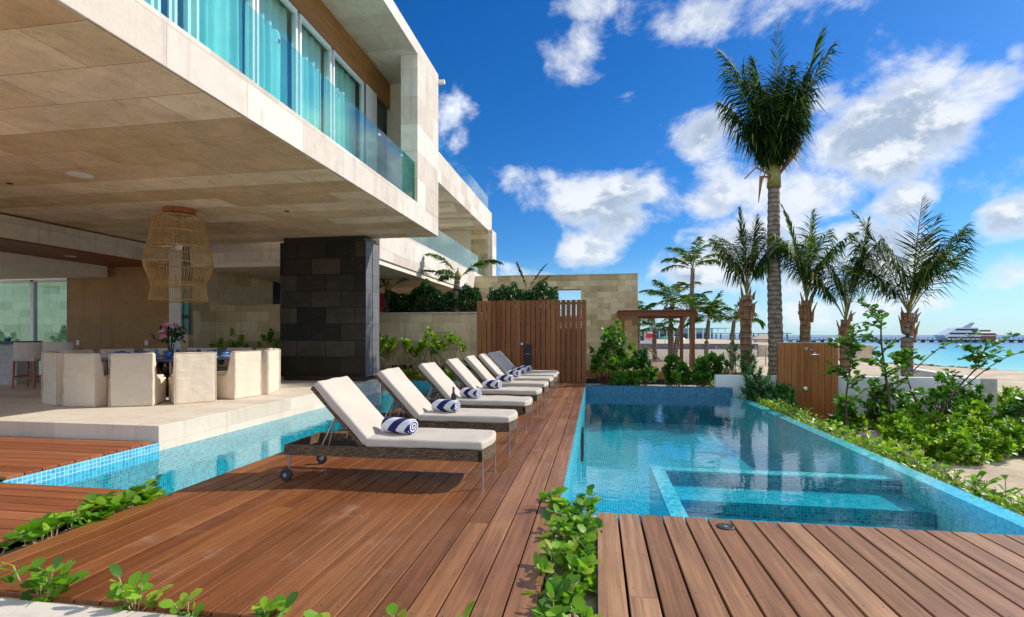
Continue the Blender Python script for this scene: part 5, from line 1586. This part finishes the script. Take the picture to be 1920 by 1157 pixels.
sapling('sapling', 'sapling with long horizontal leafy bough reaching past the rightmost palm trunk', 7.7, 13.4, -1.05, tk, side_branches(tk, 10, 0.5) + [[(-0.5, 0, 1.5), (0.1, 0, 2.1), (0.6, 0, 2.35), (0.95, 0, 2.5)]], M['grape'], 0.13, 0.055, 'oval', 9, r=0.026, group=G_S)
tk = [(0, 0, 0), (0.5, 0, 0.6), (1.1, 0, 0.95), (1.7, 0, 1.35)]
sapling('sapling', 'dark branched sapling entering at the right photo edge', 8.55, 13.0, -1.05, tk, side_branches(tk, 12, 0.5), M['grape'], 0.16, 0.07, 'round', 7, r=0.03, group=G_S)
for x, y, h, r_, lab in ((6.75, 13.7, 1.7, 0.5, 'airy dark bush rising above the middle of the white wall'), (7.9, 13.3, 1.9, 0.55, 'tall dark leafed bush standing clear of the white wall top'), (9.1, 14.2, 1.6, 0.5, 'dark bush covering the end of the white wall'), (9.6, 13.6, 1.3, 0.55, 'dark bush in front of the grey end pier'), (5.85, 13.4, 1.15, 0.45, 'dense dark leafed bush at the foot of the saplings beside the shower panel'), (7.2, 13.9, 1.5, 0.6, 'dense dark leafed bush against the white wall right of centre'), (8.4, 14.0, 1.35, 0.55, 'dark leafed bush against the white wall near the end pier')):
    bush('leafy_bush', lab, 'bush', x, y, -1.05, h, r_, 42, 9, 0.15, 0.055, 'oval', M['grape'], None, 'dark leafed bushes along the white wall')


# ground cover strips (uncountable)
def cover(name, label, pts, m, L, W, kind, hlo, hhi, per=(3, 6)):
    P, D, U = [], [], []
    sv = MB()
    for (x, y, z) in pts:
        h = rng.uniform(hlo, hhi)
        k = int(rng.integers(*per))
        a0 = rng.uniform(0, 6.28)
        top = np.array([x + rng.normal(0, 0.03), y + rng.normal(0, 0.03), z + h])
        sv.tube([(x, y, z - 0.02), tuple(top)], 0.004, 4, cap=False)
        for j in range(k):
            a = a0 + j * 2.4
            d = np.array([math.cos(a), math.sin(a), rng.uniform(0.1, 1.1)])
            P.append(top - np.array([0, 0, rng.uniform(0, h * 0.5)])); D.append(d); U.append(np.array([0, 0, 1.0]) + rng.normal(0, 0.35, 3))
    n = len(P)
    V, F = leaves(P, D, U, L * rng.uniform(0.55, 1.2, n), W * rng.uniform(0.6, 1.15, n), kind)
    o = np_mesh(name, V, F, m)
    tag(o, label, 'ground cover', None, 'stuff')
    s_ = sv.build('stems', M['palebark'], o)
    return o


pts = [(rng.uniform(-0.31, -0.04), rng.uniform(2.2, 4.30), -0.08) for _ in range(115)] + [(rng.uniform(-0.42, 0.02), rng.uniform(4.0, 4.36), -0.05) for _ in range(18)]
cover('ground_cover', 'trailing round leafed vine filling the strip between the two timber decks', pts, M['vine'], 0.085, 0.032, 'round', 0.02, 0.18, (4, 7))
pts = [(rng.uniform(-3.92, -3.74), rng.uniform(2.75, 4.05), -0.06) for _ in range(52)]
cover('ground_cover', 'trailing vine in the gap between the left deck and the sun deck', pts, M['vine'], 0.10, 0.037, 'round', 0.03, 0.18, (3, 6))
pts = []
for _ in range(1500):
    y = rng.uniform(4.4, 14.4)
    pts.append((3.93 + abs(rng.normal(0, 0.22)) + rng.uniform(0, 0.1), y, -1.05))
cover('ground_cover', 'bright green plants growing along the outer pool edge', pts, M['scaev'], 0.12, 0.034, 'obov', 0.50, 0.88, (5, 9))
pts = []
for _ in range(500):
    x = rng.uniform(4.2, 7.0); y = rng.uniform(7.0, 13.0)
    if y > 7 + (x - 4.2) * 1.9 and mnoise.noise(Vector((x, y, 3))) > -0.15: pts.append((x, y, -1.05))
cover('ground_cover', 'low scattered green seedlings on the sand beside the pool edge plants', pts, M['scaev'], 0.13, 0.036, 'obov', 0.10, 0.4, (4, 8))
pts = [(rng.uniform(4.3, 8.8), rng.uniform(15.2, 20.5), -0.62) for _ in range(420)]
cover('ground_cover', 'yellow green beach plants behind the white wall', pts, M['scaev'], 0.15, 0.04, 'obov', 0.15, 0.5, (5, 8))


def vine_plant(label, x, y, n, sp, lo, hi, L=0.10):
    t = thing('vine_plant', label, 'vine plant', (x, y - 0.06, -0.03), 0, 'vine plants along the paving edge')
    P, D, U = [], [], []
    sb = MB()
    for k in range(n):
        a = rng.uniform(0, 6.28)
        rr = sp * rng.uniform(0, 1)
        h = rng.uniform(lo, hi)
        top = (rr * math.cos(a), rr * 0.35 * math.sin(a), h)
        sb.tube([(0.3 * top[0], 0.3 * top[1], 0), (0.8 * top[0], 0.8 * top[1], h * 0.6), top], 0.004, 5, cap=False)
        for j in range(4):
            d = np.array([math.cos(a + j * 2.1), math.sin(a + j * 2.1), rng.uniform(0.2, 1.2)])
            P.append(np.array(top) - np.array([0, 0, 0.03 * j])); D.append(d); U.append(np.array([0, -0.3, 1.0]) + rng.normal(0, 0.3, 3))
    V, F = leaves(P, D, U, L * rng.uniform(0.6, 1.15, len(P)), L * 0.34 * rng.uniform(0.7, 1.15, len(P)), 'round')
    np_mesh('leaves', V, F, M['vine'], t)
    sb.build('stems', M['palebark'], t)


vine_plant('large leafed vine plant at the bottom left corner by the paving', -2.95, 2.40, 11, 0.27, 0.05, 0.19, 0.105)
vine_plant('vine plant by the paving, second from the left, with two raised shoots', -2.35, 2.38, 6, 0.14, 0.05, 0.20, 0.09)
vine_plant('low vine sprig by the paving, right of the two raised shoots', -2.05, 2.38, 3, 0.09, 0.02, 0.10, 0.08)
vine_plant('vine plant at the bottom edge, left of the photo middle', -1.62, 2.42, 5, 0.16, 0.02, 0.10, 0.085)
vine_plant('tiny vine sprout between two larger clumps at the bottom edge', -1.33, 2.40, 3, 0.08, 0.02, 0.08, 0.08)
vine_plant('pair of upright vine leaves at the bottom edge, nearest the planted strip', -0.62, 2.42, 3, 0.08, 0.03, 0.10, 0.085)
vine_plant('vine sprig at the bottom edge left of the planted strip', -0.95, 2.44, 3, 0.09, 0.01, 0.07, 0.08)
vine_plant('vine sprouts at the bottom edge on the front deck corner', -0.02, 2.45, 4, 0.12, 0.02, 0.12, 0.085)

# seaweed line along the beach
P_ = []
for _ in range(1600):
    y = rng.uniform(20, 75)
    x = 39 - 0.35 * (y - 54.7) - 11.5 + rng.normal(0, 0.9) + 0.8 * math.sin(y * 0.5)
    P_.append((x, y, ground_height(x, y) + 0.03))
P_ = np.array(P_)
V, F = leaves(P_, rdir(len(P_), -0.05, 0.35), np.tile([0, 0, 1.0], (len(P_), 1)), 0.75, 0.2, 'blade')
tag(np_mesh('seaweed', V, F, plain('dry_seaweed', (0.11, 0.06, 0.03), 0.9, var=0.4)), 'brown line of dry seaweed washed up on the beach', 'seaweed', None, 'stuff')

import bmesh
bm = bmesh.new()
bmesh.ops.create_icosphere(bm, subdivisions=3, radius=0.26)
for v in bm.verts:
    k = 1 + 0.55 * mnoise.noise(v.co * 4.2) + 0.2 * mnoise.noise(v.co * 12)
    v.co = Vector((v.co.x * k * 1.25, v.co.y * k, v.co.z * k * 0.75))
me = bpy.data.meshes.new('rock')
bm.to_mesh(me); bm.free()
ro = link('rock', me, plain('pink_grey_rock', (0.36, 0.25, 0.22), 0.9, var=0.45, scale=7, bump=0.7, bscale=18), None, (5.75, 11.8, -0.80))
tag(ro, 'pinkish grey pitted rock among plants beside the pool edge', 'rock')
# ================================================================ FAR SHORE
# ferry at the pier: local x along the hull, bow at -x
fe = thing('ferry', 'white passenger ferry with dark window bands and red stern moored behind the pier', 'ferry', (188.5, 300, -2.3), R(2))
W_ = M['whitegloss']
MB().prism([(-13.5, 3.6), (-10.5, 0.0), (12.0, 0.0), (12.0, 3.2), (-12, 3.6)], 'y', -4, 4).build('hull', W_, fe)
MB().prism([(-13.0, 3.62), (-9.5, 5.7), (3.5, 5.7), (3.5, 3.62)], 'y', -3.8, 3.8).build('lower_deck', W_, fe)
MB().prism([(-9.2, 5.72), (-6.5, 7.4), (2.6, 7.4), (3.4, 5.72)], 'y', -3.5, 3.5).build('upper_deck', W_, fe)
dk = plain('dark_ferry_glass', (0.01, 0.02, 0.05), 0.2)
MB().box(-11.4, -4.06, 2.0, 4.0, -4.01, 2.75).build('window_band', dk, fe)
MB().box(-10.6, -3.88, 4.0, 3.2, -3.81, 4.8).build('window_band', dk, fe)
MB().box(-7.6, -3.58, 6.0, 2.6, -3.51, 6.8).build('window_band', dk, fe)
MB().prism([(-2.0, 7.42), (2.2, 10.0), (3.2, 10.0), (1.2, 7.42)], 'y', -0.8, 0.8).build('mast', plain('grey_mast', (0.35, 0.38, 0.42), 0.5), fe)
rd = plain('red_paint', (0.26, 0.03, 0.02), 0.5)
MB().prism([(3.6, 3.6), (3.6, 4.6), (10.0, 4.6), (11.6, 3.6)], 'y', -3.9, 3.9).build('awning', rd, fe)
MB().box(3.6, -3.4, 5.4, 8.6, 3.4, 6.2).build('awning', rd, fe)
MB().box(3.7, -4.05, 1.2, 10.5, -4.0, 3.2).build('stern_panel', plain('orange_panel', (0.30, 0.12, 0.05), 0.6), fe)
# pier
pi = thing('pier', 'long dark pier on piles crossing the sea below the horizon', 'pier', (150, 292, -2.3))
dkc = plain('pier_concrete', (0.06, 0.065, 0.08), 0.9)
MB().box(-75, -3, 0.75, 160, 3, 1.35).build('deck', dkc, pi)
pile0 = None
for i in range(60):
    if pile0 is None: pile0 = MB().box(-74, -2.6, -2, -72.6, -1.6, 0.749).build('pile', dkc, pi)
    else: dup(pile0, pi, location=(i * 3.9, 0, 0))
rb_ = MB()
for i in range(110): rb_.box(-74 + i * 2.1, -2.9, 1.351, -73.8 + i * 2.1, -2.7, 2.2)
rb_.box(-75, -2.85, 2.2, 160, -2.75, 2.32)
rb_.build('railing', dkc, pi)
ps_ = thing('pier', 'pale blue pier shelter with columns left of the open sea', 'pier', (88, 285, -2.3))
bluep = plain('pale_blue_paint', (0.22, 0.36, 0.50), 0.6)
MB().box(-34, -3, 0.8, 22, 3, 1.6).build('deck', bluep, ps_)
MB().box(-34, -3.5, 4.2, 10, 3.5, 4.7).build('roof', bluep, ps_)
for i in range(24): MB().box(-33.5 + i * 2.3, -2.8, -2, -33.0 + i * 2.3, -2.3, 4.19 if i < 19 else 0.79).build('column', dkc, ps_)
# terminal
tm_ = thing('terminal_building', 'flat roofed blue two storey terminal on the far beach', 'building', (27, 150, 0.3))
bl = plain('terminal_blue', (0.10, 0.30, 0.46), 0.5)
MB().box(-12, -1, 2.85, 9, 8, 3.05).build('roof', plain('aqua_roof', (0.22, 0.50, 0.56), 0.5), tm_)
MB().box(-11, 0, 1.35, 5, 7, 1.75).build('floor_band', bl, tm_)
MB().box(-11, 0.6, 1.76, 5, 7, 2.84).build('upper_storey', plain('pale_upper', (0.5, 0.58, 0.64), 0.6), tm_)
MB().box(-11, 0.6, 0.0, 5, 7, 1.34).build('lower_storey', plain('dark_teal_room', (0.03, 0.10, 0.17), 0.6), tm_)
for i in range(11): MB().box(-11.6 + i * 1.95, -0.6, 0, -11.35 + i * 1.95, -0.35, 2.84).build('column', M['white'], tm_)
MB().box(0.5, 0.5, 2.0, 3.6, 0.58, 2.5).build('sign_board', W_, tm_)
t2 = thing('pier_hall', 'low blue hall with dark openings left of the terminal', 'building', (14, 140, 0.3))
MB().box(-6, 0, 0, 2, 6, 2.2).build('wall', plain('navy_wall', (0.02, 0.05, 0.13), 0.6), t2)
MB().box(-6.4, -0.6, 2.21, 2.4, 6.4, 2.5).build('roof', plain('green_blue_roof', (0.08, 0.28, 0.26), 0.6), t2)
# hut
hu = thing('beach_hut', 'small pale beach hut with hipped roof right of the small palms', 'hut', (24.4, 80, -0.75))
MB().box(-1.2, 0, -1.0, 1.2, 2, 1.55).build('wall', M['cream'], hu)
MB().add([(-1.9, -0.5, 1.56), (1.9, -0.5, 1.56), (1.9, 2.5, 1.56), (-1.9, 2.5, 1.56), (-0.5, 1, 2.25), (0.5, 1, 2.25)], [(0, 1, 5, 4), (1, 2, 5), (2, 3, 4, 5), (3, 0, 4), (3, 2, 1, 0)]).build('roof', plain('sandy_roof', (0.42, 0.33, 0.24), 0.8), hu)
MB().box(-0.5, -0.03, 0.2, 0.4, -0.005, 1.1).build('window', M['bluewin'], hu)
# beach fence
fe_ = thing('beach_fence', 'thin post and rail fence in front of the beach hut', 'fence', (12.8, 44, -1.05))
fb_ = MB()
for i in range(9): fb_.box(-3.2 + i * 0.75, 0, -0.2, -3.13 + i * 0.75, 0.07, 1.55)
fb_.build('posts', M['prop'], fe_)
MB().box(-3.2, 0.02, 1.3, 2.9, 0.05, 1.34).box(-3.2, 0.02, 0.8, 2.9, 0.05, 0.84).build('rails', M['wheelrim'], fe_)
# white kiosk, red canopy
ki = thing('kiosk', 'white kiosk with a red canopy beside the stone boundary wall', 'kiosk', (6.3, 64, 0.32))
MB().box(-1.6, 0, 0, 0.4, 2, 1.5).build('wall', M['white'], ki)
MB().prism([(-0.5, 0.75), (0.55, 0.75), (0.55, 1.25), (-0.3, 1.25)], 'y', -0.9, -0.05).build('canopy', plain('red_canopy', (0.62, 0.01, 0.05), 0.6), ki)
MB().box(-1.3, -0.03, 0.4, -0.6, -0.004, 1.0).build('window', M['bluewin'], ki)
for x, y, c, lab in ((9.6, 64, M['white'], 'white open parasol on the far beach'), (8.4, 66, plain('green_canvas', (0.03, 0.22, 0.12), 0.7), 'green open parasol on the far beach')):
    u = thing('beach_parasol', lab, 'parasol', (x, y, 0.32), 0)
    MB().lathe([(1.0, 0.55), (0.55, 0.82), (0.02, 0.95)], n=10).build('canopy', c, u)
    MB().tube([(0, 0, -0.2), (0, 0, 0.94)], 0.03, 6).build('pole', M['wheelrim'], u)

# someone walking on the far beach
def person(x, y, z, h=1.7):
    t = thing('person', 'person in a pale top and dark shorts walking on the far beach', 'person', (x, y, z), R(70))
    k = h / 1.7
    J = {'pel': (0, 0, 0.92), 'spi': (0, 0.01, 1.12), 'che': (0, 0.0, 1.32), 'nek': (0, 0, 1.47), 'hd1': (0, 0.02, 1.56), 'hd2': (0, 0.02, 1.66),
         'shl': (-0.18, 0, 1.40), 'ell': (-0.23, -0.06, 1.14), 'wrl': (-0.22, 0.04, 0.90), 'hal': (-0.22, 0.06, 0.80), 'shr': (0.18, 0, 1.40), 'elr': (0.23, 0.05, 1.14), 'wrr': (0.22, 0.16, 0.92), 'har': (0.22, 0.19, 0.83),
         'hil': (-0.09, 0, 0.88), 'knl': (-0.10, 0.12, 0.50), 'anl': (-0.10, 0.08, 0.07), 'tol': (-0.10, 0.22, 0.03), 'hir': (0.09, 0, 0.88), 'knr': (0.10, -0.06, 0.49), 'anr': (0.10, -0.24, 0.12), 'tor': (0.10, -0.14, 0.03)}
    rad = dict(pel=0.13, spi=0.12, che=0.14, nek=0.055, hd1=0.09, hd2=0.085, shl=0.06, ell=0.042, wrl=0.03, hal=0.03, shr=0.06, elr=0.042, wrr=0.03, har=0.03, hil=0.085, knl=0.055, anl=0.04, tol=0.03, hir=0.085, knr=0.055, anr=0.04, tor=0.03)
    E_ = 'pel spi,spi che,che nek,nek hd1,hd1 hd2,che shl,shl ell,ell wrl,wrl hal,che shr,shr elr,elr wrr,wrr har,pel hil,hil knl,knl anl,anl tol,pel hir,hir knr,knr anr,anr tor'
    names = list(J)
    me_ = bpy.data.meshes.new('body')
    me_.from_pydata([tuple(c * k for c in J[n]) for n in names], [tuple(names.index(a) for a in e.split()) for e in E_.split(',')], [])
    o = link('body', me_, plain('tan_skin', (0.42, 0.24, 0.15), 0.6), t)
    o.modifiers.new('skin', 'SKIN')
    for i, n in enumerate(names):
        me_.skin_vertices[0].data[i].radius = (rad[n] * k, rad[n] * k)
    me_.skin_vertices[0].data[0].use_root = True
    sb_ = o.modifiers.new('sub', 'SUBSURF'); sb_.levels = sb_.render_levels = 1
    MB().lathe([(0.17, 0.88), (0.165, 1.1), (0.20, 1.34), (0.13, 1.45), (0.06, 1.48)], n=14).build('shirt', M['white'], t, smooth=True)
    MB().lathe([(0.17, 0.66), (0.18, 0.80), (0.16, 0.93)], n=14).build('shorts', M['black'], t, smooth=True)
    MB().lathe([(0.095, 1.57), (0.10, 1.63), (0.07, 1.70), (0.01, 1.72)], (0, 0.01, 0), 12).build('hair', M['bark'], t, smooth=True)


person(10.6, 70, 0.32, 1.15)
